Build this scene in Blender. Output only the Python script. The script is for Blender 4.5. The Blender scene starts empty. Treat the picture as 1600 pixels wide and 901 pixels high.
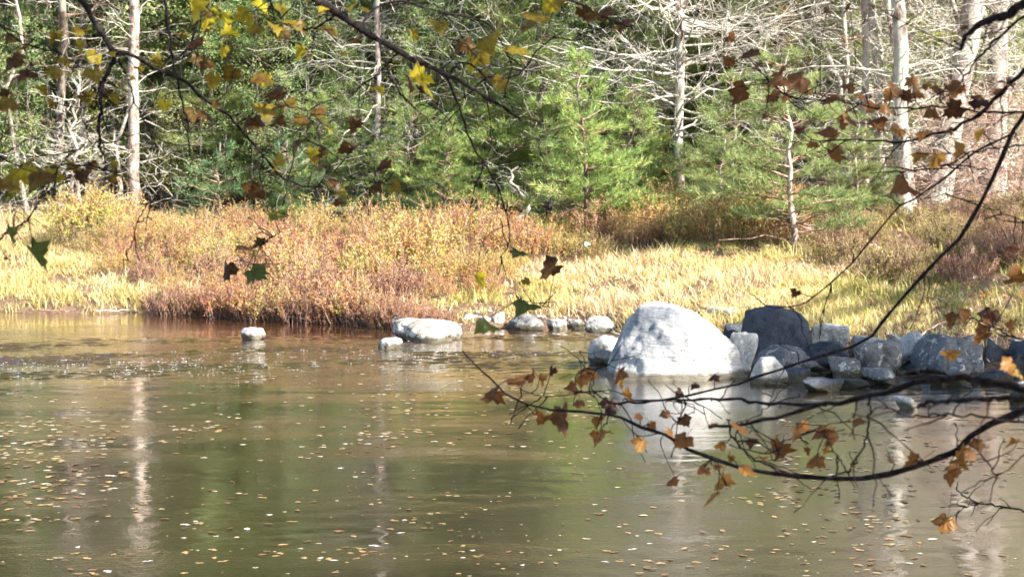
import bpy, math
import numpy as np
from mathutils import Vector

# ------------------------------------------------------------------ camera, sky, sun, exposure
SC = bpy.context.scene
COL = SC.collection
F = 3200.0; CX = 800.0; CY = 450.5; CAMH = 2.5
PITCH = math.atan(255.5 / F)
cam_d = bpy.data.cameras.new('camera'); cam = bpy.data.objects.new('camera', cam_d); COL.objects.link(cam)
SC.camera = cam
cam.location = (0, 0, CAMH); cam.rotation_euler = (math.pi / 2 - PITCH, 0, 0)
cam_d.sensor_width = 36; cam_d.lens = 36 * F / 1600; cam_d.clip_end = 3000; cam_d.clip_start = 0.05
cam_d.dof.use_dof = True; cam_d.dof.focus_distance = 11.0; cam_d.dof.aperture_fstop = 9.0

SUN = np.array([0.71, -0.45, 0.55]); SUN /= np.linalg.norm(SUN)
el = math.asin(SUN[2]); az = math.atan2(SUN[0], SUN[1])
w = bpy.data.worlds.new('World'); SC.world = w; w.use_nodes = True
nt = w.node_tree; bg = nt.nodes['Background']; bg.inputs[1].default_value = 0.09
sky = nt.nodes.new('ShaderNodeTexSky'); sky.sky_type = 'NISHITA'; sky.sun_disc = False
sky.sun_elevation = el; sky.sun_rotation = az
nt.links.new(sky.outputs[0], bg.inputs[0])
sd = bpy.data.lights.new('sun', 'SUN'); sd.energy = 5.0; sd.angle = math.radians(0.5); sd.color = (1.0, 0.94, 0.86)
so = bpy.data.objects.new('sun', sd); COL.objects.link(so)
so.rotation_euler = Vector(SUN).to_track_quat('Z', 'Y').to_euler(); so.location = (20, -20, 30)
SC.view_settings.view_transform = 'Standard'; SC.view_settings.look = 'None'
SC.view_settings.exposure = 2.0; SC.view_settings.gamma = 1.0
SC.render.engine = 'CYCLES'
try:
    SC.cycles.max_bounces = 6; SC.cycles.diffuse_bounces = 3; SC.cycles.glossy_bounces = 3
    SC.cycles.transmission_bounces = 4; SC.cycles.transparent_max_bounces = 4
    SC.cycles.sample_clamp_indirect = 6.0
except Exception: pass

R0 = np.random.RandomState(7)
def nrm(v): return v / np.maximum(np.linalg.norm(v, axis=-1, keepdims=True), 1e-9)

def at(px, py, Y):
    d = np.array([px - CX, F * math.cos(PITCH) + (CY - py) * math.sin(PITCH), -F * math.sin(PITCH) + (CY - py) * math.cos(PITCH)])
    return np.array([0, 0, CAMH]) + d * (Y / d[1])
def depth_on(px, py, z=0.0):
    d = at(px, py, 1.0) - np.array([0, 0, CAMH])
    return (z - CAMH) / d[2]

# ------------------------------------------------------------------ mesh collecting
class MB:
    def __init__(s): s.v = []; s.f3 = []; s.f4 = []; s.r = []; s.n = 0
    def add(s, v, f3=None, f4=None, r=None):
        v = np.asarray(v, float).reshape(-1, 3)
        if f3 is not None and len(f3): s.f3.append(np.asarray(f3, int).reshape(-1, 3) + s.n)
        if f4 is not None and len(f4): s.f4.append(np.asarray(f4, int).reshape(-1, 4) + s.n)
        if r is None: r = 0.5
        s.r.append(np.broadcast_to(np.asarray(r, float), (len(v),)).copy())
        s.v.append(v); s.n += len(v)
    def mesh(s, name, mat=None, smooth=False):
        me = bpy.data.meshes.new(name)
        if s.n == 0: return me
        v = np.concatenate(s.v)
        f3 = np.concatenate(s.f3) if s.f3 else np.zeros((0, 3), int)
        f4 = np.concatenate(s.f4) if s.f4 else np.zeros((0, 4), int)
        me.vertices.add(len(v)); me.vertices.foreach_set('co', v.astype(np.float32).ravel())
        nl = f3.size + f4.size; npoly = len(f3) + len(f4)
        me.loops.add(nl); me.polygons.add(npoly)
        me.loops.foreach_set('vertex_index', np.concatenate([f3.ravel(), f4.ravel()]).astype(np.int32))
        st = np.concatenate([np.arange(len(f3)) * 3, f3.size + np.arange(len(f4)) * 4]).astype(np.int32)
        me.polygons.foreach_set('loop_start', st)
        try: me.polygons.foreach_set('loop_total', np.concatenate([np.full(len(f3), 3), np.full(len(f4), 4)]).astype(np.int32))
        except Exception: pass
        if smooth: me.polygons.foreach_set('use_smooth', np.ones(npoly, bool))
        a = me.attributes.new('rnd', 'FLOAT', 'POINT'); a.data.foreach_set('value', np.concatenate(s.r).astype(np.float32))
        me.update(calc_edges=True)
        if mat: me.materials.append(mat)
        return me

def link(name, me, parent=None):
    o = bpy.data.objects.new(name, me); COL.objects.link(o)
    if parent: o.parent = parent
    return o
def tag(o, label=None, cat=None, group=None, kind=None):
    if label: o['label'] = label
    if cat: o['category'] = cat
    if group: o['group'] = group
    if kind: o['kind'] = kind
    return o
def copy_thing(root, loc, rz=0, sc=1.0, label=None, group=None, cat=None):
    r = root.copy(); COL.objects.link(r); r.location = loc; r.rotation_euler = (0, 0, rz)
    r.scale = (sc, sc, sc) if np.isscalar(sc) else sc
    if label: r['label'] = label
    if group: r['group'] = group
    if cat: r['category'] = cat
    for ch in list(root.children):
        c = ch.copy(); COL.objects.link(c); c.parent = r
        for g in list(ch.children):
            d = g.copy(); COL.objects.link(d); d.parent = c
    return r

def tubes(mb, P, R, sides=4, rnd=None, cap=False):
    """P (N,n,3) polylines, R (N,n) radii"""
    P = np.asarray(P, float); R = np.asarray(R, float)
    if P.ndim == 2: P = P[None]; R = R[None]
    N, n, _ = P.shape
    T = np.empty_like(P); T[:, 1:-1] = P[:, 2:] - P[:, :-2]; T[:, 0] = P[:, 1] - P[:, 0]; T[:, -1] = P[:, -1] - P[:, -2]
    T = nrm(T)
    up = np.where(np.abs(T[:, :1, 2:3]) > 0.9, np.array([1., 0, 0]), np.array([0, 0, 1.])) * np.ones((N, n, 3))
    A = nrm(np.cross(T, up)); B = np.cross(T, A)
    an = np.arange(sides) * 2 * math.pi / sides
    V = P[:, :, None] + R[:, :, None, None] * (np.cos(an)[None, None, :, None] * A[:, :, None] + np.sin(an)[None, None, :, None] * B[:, :, None])
    idx = np.arange(N * n * sides).reshape(N, n, sides)
    a = idx[:, :-1]; b = idx[:, 1:]
    a2 = np.roll(a, -1, 2); b2 = np.roll(b, -1, 2)
    f = np.stack([a, a2, b2, b], -1).reshape(-1, 4)
    r = np.repeat(R0.rand(N) if rnd is None else np.broadcast_to(rnd, (N,)), n * sides)
    mb.add(V.reshape(-1, 3), f4=f, r=r)

def needles(mb, P, D, L, n, W, spread, rng, rbase=None):
    """tufts of needles: P,D (M,3)"""
    M = len(P)
    d = D[:, None] + rng.normal(0, spread, (M, n, 3)); d = nrm(d)
    l = L * rng.uniform(0.7, 1.2, (M, n, 1))
    side = nrm(np.cross(d, rng.normal(0, 1, (M, n, 3))))
    p = P[:, None] + d * l * 0.05
    v = np.stack([p + side * W * .5, p - side * W * .5, p + d * l], 2).reshape(-1, 3)
    rr = (rng.rand(M) if rbase is None else rbase)[:, None] * 0.75 + rng.rand(M, n) * 0.25
    mb.add(v, f3=np.arange(len(v)).reshape(-1, 3), r=np.repeat(rr.ravel(), 3))

def leaves(mb, P, S, rng, rbase=None, flat=0.0, D=None, long=1.0):
    """small pointed quads, P (M,3), S (M,) sizes"""
    M = len(P)
    nn = rng.normal(0, 1, (M, 3)); nn[:, 2] += flat; nn = nrm(nn)
    t = rng.normal(0, 1, (M, 3)) if D is None else D + rng.normal(0, .5, (M, 3))
    t = nrm(t - nn * (t * nn).sum(1, keepdims=True)); b = np.cross(nn, t)
    S = np.asarray(S)[:, None]
    v = np.stack([P, P + t * S * .5 * long + b * S * .33 + nn * S * .08, P + t * S * long, P + t * S * .5 * long - b * S * .33 + nn * S * .08], 1).reshape(-1, 3)
    r = rng.rand(M) if rbase is None else rbase
    mb.add(v, f4=np.arange(len(v)).reshape(-1, 4), r=np.repeat(r, 4))

# ------------------------------------------------------------------ materials
def newmat(name):
    m = bpy.data.materials.new(name); m.use_nodes = True; t = m.node_tree
    for n in list(t.nodes): t.nodes.remove(n)
    out = t.nodes.new('ShaderNodeOutputMaterial')
    return m, t, out
def ramp(t, stops, mode='LINEAR'):
    r = t.nodes.new('ShaderNodeValToRGB'); e = r.color_ramp.elements; r.color_ramp.interpolation = mode
    while len(e) > 1: e.remove(e[-1])
    e[0].position = stops[0][0]; e[0].color = (*stops[0][1], 1)
    for p, c in stops[1:]:
        x = e.new(p); x.color = (*c, 1)
    return r
def noise(t, scale, detail=4, rough=.6, vec=None, dist=0.0):
    n = t.nodes.new('ShaderNodeTexNoise'); n.inputs['Scale'].default_value = scale; n.inputs['Detail'].default_value = detail
    n.inputs['Roughness'].default_value = rough; n.inputs['Distortion'].default_value = dist
    if vec is not None: t.links.new(vec, n.inputs['Vector'])
    return n
def math_(t, op, a, b=None, clamp=False):
    n = t.nodes.new('ShaderNodeMath'); n.operation = op; n.use_clamp = clamp
    for i, x in enumerate((a, b)):
        if x is None: continue
        if isinstance(x, (int, float)): n.inputs[i].default_value = x
        else: t.links.new(x, n.inputs[i])
    return n.outputs[0]
def mixc(t, f, a, b, mode='MIX'):
    n = t.nodes.new('ShaderNodeMix'); n.data_type = 'RGBA'; n.blend_type = mode
    for s, x in ((n.inputs[0], f), (n.inputs[6], a), (n.inputs[7], b)):
        if isinstance(x, (int, float)): s.default_value = x
        elif isinstance(x, tuple): s.default_value = (*x, 1)
        else: t.links.new(x, s)
    return n.outputs[2]

def leafmat(name, stops, trans=0.35, rough=.55, nscale=None, namt=.35):
    m, t, out = newmat(name)
    a = t.nodes.new('ShaderNodeAttribute'); a.attribute_name = 'rnd'
    r = ramp(t, stops)
    if nscale:
        g = t.nodes.new('ShaderNodeNewGeometry')
        n = noise(t, nscale, 3, .6, g.outputs['Position'])
        x = math_(t, 'ADD', math_(t, 'MULTIPLY', math_(t, 'SUBTRACT', n.outputs[0], .5), namt * 3), a.outputs['Fac'], True)
        t.links.new(x, r.inputs[0])
    else: t.links.new(a.outputs['Fac'], r.inputs[0])
    p = t.nodes.new('ShaderNodeBsdfPrincipled'); p.inputs['Roughness'].default_value = rough
    p.inputs['Specular IOR Level'].default_value = .35
    t.links.new(r.outputs[0], p.inputs['Base Color'])
    tr = t.nodes.new('ShaderNodeBsdfTranslucent'); t.links.new(r.outputs[0], tr.inputs[0])
    mx = t.nodes.new('ShaderNodeMixShader'); mx.inputs[0].default_value = trans
    t.links.new(p.outputs[0], mx.inputs[1]); t.links.new(tr.outputs[0], mx.inputs[2]); t.links.new(mx.outputs[0], out.inputs[0])
    return m

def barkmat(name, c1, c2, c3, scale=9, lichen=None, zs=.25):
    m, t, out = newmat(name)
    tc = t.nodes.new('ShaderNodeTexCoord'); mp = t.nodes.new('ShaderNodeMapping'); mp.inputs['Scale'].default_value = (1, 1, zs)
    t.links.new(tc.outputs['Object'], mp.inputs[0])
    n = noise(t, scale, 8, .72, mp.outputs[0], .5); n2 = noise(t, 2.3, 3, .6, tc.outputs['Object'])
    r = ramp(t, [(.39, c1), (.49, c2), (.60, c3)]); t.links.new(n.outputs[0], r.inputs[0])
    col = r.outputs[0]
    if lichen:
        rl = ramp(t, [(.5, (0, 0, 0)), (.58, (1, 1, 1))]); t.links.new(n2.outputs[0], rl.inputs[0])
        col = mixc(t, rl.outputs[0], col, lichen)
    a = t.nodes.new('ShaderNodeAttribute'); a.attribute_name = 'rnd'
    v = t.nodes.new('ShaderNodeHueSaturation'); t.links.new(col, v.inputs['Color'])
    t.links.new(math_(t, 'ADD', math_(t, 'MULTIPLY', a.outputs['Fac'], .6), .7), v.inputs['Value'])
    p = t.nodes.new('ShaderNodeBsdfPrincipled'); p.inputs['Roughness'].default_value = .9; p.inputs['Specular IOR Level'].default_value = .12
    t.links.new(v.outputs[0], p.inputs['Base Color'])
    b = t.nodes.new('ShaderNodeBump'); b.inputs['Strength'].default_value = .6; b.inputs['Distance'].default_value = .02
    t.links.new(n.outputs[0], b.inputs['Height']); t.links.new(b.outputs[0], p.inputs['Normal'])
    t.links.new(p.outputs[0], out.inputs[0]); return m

def rockmat(name, base, dark, lichen_amt=.5, moss=(.13, .13, .05), mossamt=.62, warm=None):
    m, t, out = newmat(name)
    tc = t.nodes.new('ShaderNodeTexCoord'); g = t.nodes.new('ShaderNodeNewGeometry')
    oi = t.nodes.new('ShaderNodeObjectInfo')
    va = t.nodes.new('ShaderNodeVectorMath'); va.operation = 'ADD'; t.links.new(tc.outputs['Object'], va.inputs[0])
    sc = t.nodes.new('ShaderNodeVectorMath'); sc.operation = 'SCALE'; t.links.new(oi.outputs['Location'], sc.inputs[0]); sc.inputs['Scale'].default_value = 3.7
    t.links.new(sc.outputs[0], va.inputs[1]); P = va.outputs[0]
    n1 = noise(t, 6, 7, .68, P, .6); n2 = noise(t, 60, 3, .7, P); n3 = noise(t, 11, 7, .75, P, .3); n4 = noise(t, 5, 6, .7, P)
    r1 = ramp(t, [(.3, dark), (.48, base), (.7, tuple(min(1, c * 1.22) for c in base))]); t.links.new(n1.outputs[0], r1.inputs[0])
    r2 = ramp(t, [(.38, (.3, .3, .3)), (.52, (1, 1, 1))]); t.links.new(n2.outputs[0], r2.inputs[0])
    c = mixc(t, .55, r1.outputs[0], r2.outputs[0], 'MULTIPLY')
    rl = ramp(t, [(lichen_amt, (0, 0, 0)), (lichen_amt + .05, (1, 1, 1))]); t.links.new(n3.outputs[0], rl.inputs[0])
    c = mixc(t, math_(t, 'MULTIPLY', rl.outputs[0], .75), c, (.60, .60, .55))
    rm = ramp(t, [(mossamt, (0, 0, 0)), (mossamt + .1, (1, 1, 1))]); t.links.new(n4.outputs[0], rm.inputs[0])
    c = mixc(t, math_(t, 'MULTIPLY', rm.outputs[0], .6), c, moss)
    nk = noise(t, 4.0, 6, .6, P, .7); rk = ramp(t, [(.485, (0, 0, 0)), (.5, (1, 1, 1)), (.515, (0, 0, 0))]); t.links.new(nk.outputs[0], rk.inputs[0])
    nk2 = noise(t, 3.0, 2, .5, P); rk2 = ramp(t, [(.5, (0, 0, 0)), (.6, (1, 1, 1))]); t.links.new(nk2.outputs[0], rk2.inputs[0])
    ck = math_(t, 'MULTIPLY', rk.outputs[0], rk2.outputs[0]); c = mixc(t, math_(t, 'MULTIPLY', ck, .8), c, (.05, .045, .04))
    # tide stain just above the water
    sx = t.nodes.new('ShaderNodeSeparateXYZ'); t.links.new(g.outputs['Position'], sx.inputs[0])
    zz = math_(t, 'ADD', sx.outputs[2], math_(t, 'MULTIPLY', math_(t, 'SUBTRACT', n3.outputs[0], .5), .10))
    rs = ramp(t, [(0.0, (1, 1, 1)), (.05, (1, 1, 1)), (.085, (0, 0, 0))]); t.links.new(zz, rs.inputs[0])
    c = mixc(t, math_(t, 'MULTIPLY', rs.outputs[0], .85), c, (.05, .04, .018))
    p = t.nodes.new('ShaderNodeBsdfPrincipled'); p.inputs['Roughness'].default_value = .8; p.inputs['Specular IOR Level'].default_value = .2
    t.links.new(c, p.inputs['Base Color'])
    b = t.nodes.new('ShaderNodeBump'); b.inputs['Strength'].default_value = .55; b.inputs['Distance'].default_value = .03
    h = math_(t, 'ADD', n3.outputs[0], math_(t, 'MULTIPLY', n2.outputs[0], .25))
    t.links.new(h, b.inputs['Height']); t.links.new(b.outputs[0], p.inputs['Normal'])
    t.links.new(p.outputs[0], out.inputs[0]); return m

M = {}
M['pine'] = leafmat('pine_needles', [(0, (.11, .16, .06)), (.4, (.25, .32, .10)), (.75, (.38, .44, .15)), (1, (.52, .50, .19))], .45)
M['pine_blue'] = leafmat('bluish_pine_needles', [(0, (.11, .15, .06)), (.5, (.24, .31, .11)), (1, (.42, .45, .18))], .45)
M['pine_bright'] = leafmat('bright_pine_needles', [(0, (.14, .20, .06)), (.5, (.28, .40, .12)), (1, (.50, .54, .17))], .38)
M['dark_needle'] = leafmat('dark_spruce_needles', [(0, (.04, .075, .035)), (.6, (.11, .19, .08)), (1, (.20, .28, .12))], .35)
M['far_needle'] = leafmat('far_needles', [(0, (.10, .14, .06)), (.5, (.26, .34, .13)), (.78, (.40, .46, .17)), (.88, (.56, .44, .17)), (1, (.60, .50, .28))], .45)
M['lime'] = leafmat('light_green_leaves', [(0, (.16, .26, .09)), (.4, (.30, .45, .17)), (.75, (.45, .55, .20)), (.9, (.60, .58, .22)), (1, (.68, .50, .20))], .45)
M['gold'] = leafmat('golden_leaves', [(0, (.35, .17, .03)), (.5, (.55, .34, .05)), (1, (.62, .50, .10))], .4)
M['olive'] = leafmat('yellow_green_leaves', [(0, (.16, .20, .04)), (.5, (.32, .34, .07)), (1, (.55, .45, .12))], .4)
M['shrub'] = leafmat('rusty_shrub_leaves', [(0, (.30, .11, .06)), (.28, (.52, .20, .09)), (.5, (.62, .34, .11)), (.72, (.60, .44, .11)), (1, (.38, .42, .10))], .4, nscale=.7, namt=.7)
M['shrub_gold'] = leafmat('golden_shrub_leaves', [(0, (.50, .22, .08)), (.3, (.66, .42, .12)), (.6, (.60, .50, .12)), (1, (.36, .42, .10))], .4, nscale=.7, namt=.7)
M['shrub_red'] = leafmat('russet_shrub_leaves', [(0, (.11, .04, .035)), (.4, (.27, .11, .08)), (.7, (.44, .22, .11)), (1, (.40, .34, .10))], .35, nscale=1.2, namt=.3)
M['shrub_green'] = leafmat('greenish_shrub_leaves', [(0, (.16, .07, .03)), (.3, (.20, .17, .04)), (.7, (.30, .30, .07)), (1, (.48, .38, .10))], .35, nscale=1.2, namt=.3)
M['grass'] = leafmat('dry_grass', [(0, (.30, .31, .08)), (.2, (.52, .46, .14)), (.45, (.68, .54, .24)), (.75, (.74, .60, .38)), (1, (.66, .42, .27))], .35, nscale=.55, namt=.35)
M['grass_green'] = leafmat('green_grass', [(0, (.12, .16, .035)), (.4, (.30, .30, .07)), (.7, (.56, .46, .17)), (1, (.64, .50, .24))], .35, nscale=.8, namt=.35)
M['litter'] = leafmat('leaf_litter', [(0, (.16, .06, .03)), (.4, (.40, .17, .08)), (.7, (.55, .32, .17)), (1, (.62, .52, .40))], .2)
M['float'] = leafmat('floating_leaf', [(0, (.05, .03, .02)), (.3, (.18, .10, .05)), (.6, (.38, .26, .12)), (.85, (.42, .36, .25)), (1, (.48, .45, .40))], .1, rough=.3)
M['bark_pale'] = barkmat('pale_bark', (.09, .07, .06), (.27, .225, .195), (.48, .43, .38), 8, (.40, .40, .33), zs=.5)
M['bark_pink'] = barkmat('pinkish_bark', (.10, .07, .055), (.31, .235, .195), (.50, .41, .35), 9, (.38, .36, .30), zs=.5)
M['bark_dark'] = barkmat('dark_bark', (.035, .027, .022), (.09, .07, .055), (.17, .14, .11), 10, (.20, .20, .16))
M['twig_pale'] = barkmat('lichen_grey_twig', (.22, .20, .17), (.42, .38, .32), (.60, .57, .50), 7)
M['twig_brown'] = barkmat('brown_twig', (.12, .07, .05), (.26, .16, .12), (.42, .30, .24), 7)
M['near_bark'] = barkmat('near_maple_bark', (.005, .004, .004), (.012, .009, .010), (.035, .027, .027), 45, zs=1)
M['rock'] = rockmat('granite', (.16, .158, .152), (.045, .045, .046), .56)  # base lowered so the heap stones carry part of their shade in the colour
M['rock_white'] = rockmat('pale_granite', (.42, .405, .37), (.19, .18, .165), .58, mossamt=.62)
M['rock_shaded'] = rockmat('shade_toned_granite', (.06, .068, .082), (.02, .023, .03), .66)  # blue shade of the heap painted into the stone colour, darker than real granite
M['rock_lichen'] = rockmat('lichened_granite', (.25, .22, .18), (.11, .09, .07), .47)
def mk_boulder():
    m, t, out = newmat('boulder_granite')
    tc = t.nodes.new('ShaderNodeTexCoord'); g = t.nodes.new('ShaderNodeNewGeometry')
    P = tc.outputs['Object']
    n1 = noise(t, 1.15, 6, .55, P, .6); n2 = noise(t, 55, 3, .7, P); n3 = noise(t, 7, 8, .75, P, .4)
    mp = t.nodes.new('ShaderNodeMapping'); mp.inputs['Rotation'].default_value = (0, .9, .3); mp.inputs['Scale'].default_value = (1, 1, 7); t.links.new(P, mp.inputs[0])
    n5 = noise(t, 5, 6, .7, mp.outputs[0], .5)
    r1 = ramp(t, [(.36, (.20, .21, .225)), (.48, (.40, .395, .38)), (.60, (.54, .525, .49))]); t.links.new(n1.outputs[0], r1.inputs[0])
    r2 = ramp(t, [(.33, (.55, .55, .55)), (.48, (1, 1, 1))]); t.links.new(n2.outputs[0], r2.inputs[0])
    c = mixc(t, .5, r1.outputs[0], r2.outputs[0], 'MULTIPLY')
    r5 = ramp(t, [(.38, (.5, .5, .5)), (.55, (1, 1, 1))]); t.links.new(n5.outputs[0], r5.inputs[0])
    c = mixc(t, .7, c, r5.outputs[0], 'MULTIPLY')
    r3 = ramp(t, [(.56, (0, 0, 0)), (.64, (1, 1, 1))]); t.links.new(n3.outputs[0], r3.inputs[0])
    c = mixc(t, math_(t, 'MULTIPLY', r3.outputs[0], .3), c, (.30, .30, .20))
    nk = noise(t, 1.3, 6, .6, P, .7); rk = ramp(t, [(.485, (0, 0, 0)), (.5, (1, 1, 1)), (.515, (0, 0, 0))]); t.links.new(nk.outputs[0], rk.inputs[0])
    nk2 = noise(t, 2.0, 2, .5, P); rk2 = ramp(t, [(.5, (0, 0, 0)), (.6, (1, 1, 1))]); t.links.new(nk2.outputs[0], rk2.inputs[0])
    ck = math_(t, 'MULTIPLY', rk.outputs[0], rk2.outputs[0]); c = mixc(t, math_(t, 'MULTIPLY', ck, .8), c, (.05, .045, .04))
    sx = t.nodes.new('ShaderNodeSeparateXYZ'); t.links.new(g.outputs['Position'], sx.inputs[0])
    zz = math_(t, 'ADD', sx.outputs[2], math_(t, 'MULTIPLY', math_(t, 'SUBTRACT', n3.outputs[0], .5), .12))
    rs = ramp(t, [(0.0, (1, 1, 1)), (.05, (1, 1, 1)), (.09, (0, 0, 0))]); t.links.new(zz, rs.inputs[0])
    c = mixc(t, math_(t, 'MULTIPLY', rs.outputs[0], .85), c, (.07, .055, .022))
    p = t.nodes.new('ShaderNodeBsdfPrincipled'); p.inputs['Roughness'].default_value = .8; t.links.new(c, p.inputs['Base Color'])
    b = t.nodes.new('ShaderNodeBump'); b.inputs['Strength'].default_value = .7; b.inputs['Distance'].default_value = .03
    t.links.new(math_(t, 'ADD', math_(t, 'ADD', n3.outputs[0], n5.outputs[0]), math_(t, 'MULTIPLY', n2.outputs[0], .2)), b.inputs['Height'])
    t.links.new(b.outputs[0], p.inputs['Normal']); t.links.new(p.outputs[0], out.inputs[0]); return m
M['boulder'] = mk_boulder()
def mk_ground():
    m, t, out = newmat('forest_floor')
    g = t.nodes.new('ShaderNodeNewGeometry'); P = g.outputs['Position']
    n1 = noise(t, .7, 5, .6, P); n2 = noise(t, 14, 6, .75, P); n3 = noise(t, 40, 4, .7, P)
    r1 = ramp(t, [(.3, (.09, .05, .03)), (.5, (.20, .12, .07)), (.7, (.24, .20, .08))]); t.links.new(n1.outputs[0], r1.inputs[0])
    r2 = ramp(t, [(.36, (.03, .02, .012)), (.5, (.22, .13, .08)), (.66, (.42, .28, .18))]); t.links.new(n2.outputs[0], r2.inputs[0])
    c = mixc(t, .6, r1.outputs[0], r2.outputs[0])
    p = t.nodes.new('ShaderNodeBsdfPrincipled'); p.inputs['Roughness'].default_value = .95; t.links.new(c, p.inputs['Base Color'])
    b = t.nodes.new('ShaderNodeBump'); b.inputs['Strength'].default_value = 1; b.inputs['Distance'].default_value = .06
    t.links.new(math_(t, 'ADD', n2.outputs[0], n3.outputs[0]), b.inputs['Height']); t.links.new(b.outputs[0], p.inputs['Normal'])
    t.links.new(p.outputs[0], out.inputs[0]); return m
M['ground'] = mk_ground()
def mk_water():
    m, t, out = newmat('pond_water')
    g = t.nodes.new('ShaderNodeNewGeometry'); P = g.outputs['Position']
    sx = t.nodes.new('ShaderNodeSeparateXYZ'); t.links.new(P, sx.inputs[0]); X, Y = sx.outputs[0], sx.outputs[1]
    def mapv(s, rz=0):
        mp = t.nodes.new('ShaderNodeMapping'); mp.inputs['Scale'].default_value = s; mp.inputs['Rotation'].default_value = (0, 0, rz)
        t.links.new(P, mp.inputs[0]); return mp.outputs[0]
    wob = math_(t, 'MULTIPLY', math_(t, 'SUBTRACT', noise(t, .35, 3, .5, mapv((1, 1, 1))).outputs[0], .5), 4.0)
    # riffle: a band of broken water running across in front of the far bank
    yc = math_(t, 'ADD', Y, wob)
    yc = math_(t, 'ADD', yc, math_(t, 'MULTIPLY', X, -.12))
    band = math_(t, 'SUBTRACT', 1.0, math_(t, 'DIVIDE', math_(t, 'ABSOLUTE', math_(t, 'SUBTRACT', yc, 22.3)), 1.9), True)
    band = math_(t, 'MULTIPLY', band, 1.5, True)
    patch = ramp(t, [(.42, (0, 0, 0)), (.62, (1, 1, 1))]); t.links.new(noise(t, .5, 4, .6, mapv((.6, 1.6, 1))).outputs[0], patch.inputs[0])
    fine = noise(t, 22, 3, .6, mapv((.75, 1.2, 1)))
    mid = noise(t, 5.0, 3, .55, mapv((.5, 1.5, 1)), .4)
    big = noise(t, 1.3, 2, .5, mapv((.4, 1.6, 1)))
    chop = noise(t, 9, 4, .6, mapv((.6, 1.3, 1)), .8)
    h = math_(t, 'MULTIPLY', big.outputs[0], .004)
    h = math_(t, 'ADD', h, math_(t, 'MULTIPLY', mid.outputs[0], .0022))
    h = math_(t, 'ADD', h, math_(t, 'MULTIPLY', math_(t, 'MULTIPLY', fine.outputs[0], math_(t, 'ADD', math_(t, 'MULTIPLY', patch.outputs[0], .0036), .0003)), 1.0))
    h = math_(t, 'ADD', h, math_(t, 'MULTIPLY', math_(t, 'MULTIPLY', chop.outputs[0], band), .012))
    b = t.nodes.new('ShaderNodeBump'); b.inputs['Strength'].default_value = 1; b.inputs['Distance'].default_value = 1.0
    t.links.new(h, b.inputs['Height'])
    deep = noise(t, .4, 3, .5, mapv((1, 1, 1)))
    shal = math_(t, 'DIVIDE', math_(t, 'SUBTRACT', Y, 20.0), 6.0, True)
    r = ramp(t, [(.3, (.018, .013, .007)), (.7, (.040, .028, .015))]); t.links.new(deep.outputs[0], r.inputs[0])
    c = mixc(t, shal, r.outputs[0], (.065, .024, .008))
    p = t.nodes.new('ShaderNodeBsdfPrincipled'); p.inputs['Roughness'].default_value = .04; p.inputs['IOR'].default_value = 1.5
    p.inputs['Coat Weight'].default_value = .9; p.inputs['Coat Roughness'].default_value = .05; p.inputs['Coat IOR'].default_value = 1.5; t.links.new(b.outputs[0], p.inputs['Coat Normal'])
    t.links.new(c, p.inputs['Base Color']); t.links.new(b.outputs[0], p.inputs['Normal'])
    t.links.new(p.outputs[0], out.inputs[0]); return m
M['water'] = mk_water()
def mk_simple(name, c, rough=.5):
    m, t, out = newmat(name); p = t.nodes.new('ShaderNodeBsdfPrincipled'); p.inputs['Base Color'].default_value = (*c, 1); p.inputs['Roughness'].default_value = rough
    t.links.new(p.outputs[0], out.inputs[0]); return m
M['glint_flecks'] = mk_simple('glint_flecks', (.75, .78, .8), .3)  # white of the flecks that paint sparkle onto the riffle

# ------------------------------------------------------------------ terrain and water
SX = np.array([-400, -30, -8, -4, -1.6, .8, 1.5, 2.3, 3.5, 5, 8, 30, 400.])
SY = np.array([60, 29, 27.5, 26.9, 25.2, 25.0, 24.0, 21.7, 21.2, 20.7, 20.2, 19, 30.])
def shore(x): return np.interp(x, SX, SY) + .12 * np.sin(x * 2.3) + .07 * np.sin(x * 6.1 + 1)
def ground(x, y):
    x = np.asarray(x, float); y = np.asarray(y, float)
    d = y - shore(x)
    s = np.clip(d / .5, 0, 1); up = .13 * s * s * (3 - 2 * s) + .085 * np.clip(d, 0, 14) + .10 * np.clip(d - 14, 0, 60)
    up = up + .05 * np.sin(x * 1.3 + y * .7) * np.clip(d / 3, 0, 1) + .03 * np.sin(x * 3.1 - y * 2.2) * np.clip(d / 2, 0, 1)
    up = up + np.clip(d - 14, 0, 80) * .012 * np.sin(x * .11 + 1.3) * np.clip((d - 14) / 15, 0, 1)
    bed = -.9 * np.clip(-d / 6, 0, 1) - .04
    dn = 6.2 + .3 * np.sin(x * .8) - y
    near = .2 * np.clip(dn / .6, 0, 1) + .11 * np.clip(dn, 0, 10)
    z = np.where(d > 0, up, bed)
    z = np.where(dn > -6, np.maximum(z, -.04 - .9 * np.clip(-dn / 6, 0, 1)), z)
    return np.where(dn > 0, near, z)
def axis(lo, hi, step, far, n):
    g = np.geomspace(step, far, n)
    c = np.cumsum(g)
    return np.concatenate([lo - c[::-1], np.arange(lo, hi, step), hi + c])
gx = axis(-13, 13, .2, 60, 26); gy = axis(5, 48, .2, 60, 26)
GX, GY = np.meshgrid(gx, gy)
V = np.stack([GX, GY, ground(GX, GY)], -1)
i = np.arange(GX.size).reshape(GX.shape)
mb = MB(); mb.add(V, f4=np.stack([i[:-1, :-1], i[:-1, 1:], i[1:, 1:], i[1:, :-1]], -1).reshape(-1, 4))
tag(link('ground', mb.mesh('ground', M['ground'], True)), 'leaf strewn forest floor rising behind the river bank', 'ground', kind='structure')
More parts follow.
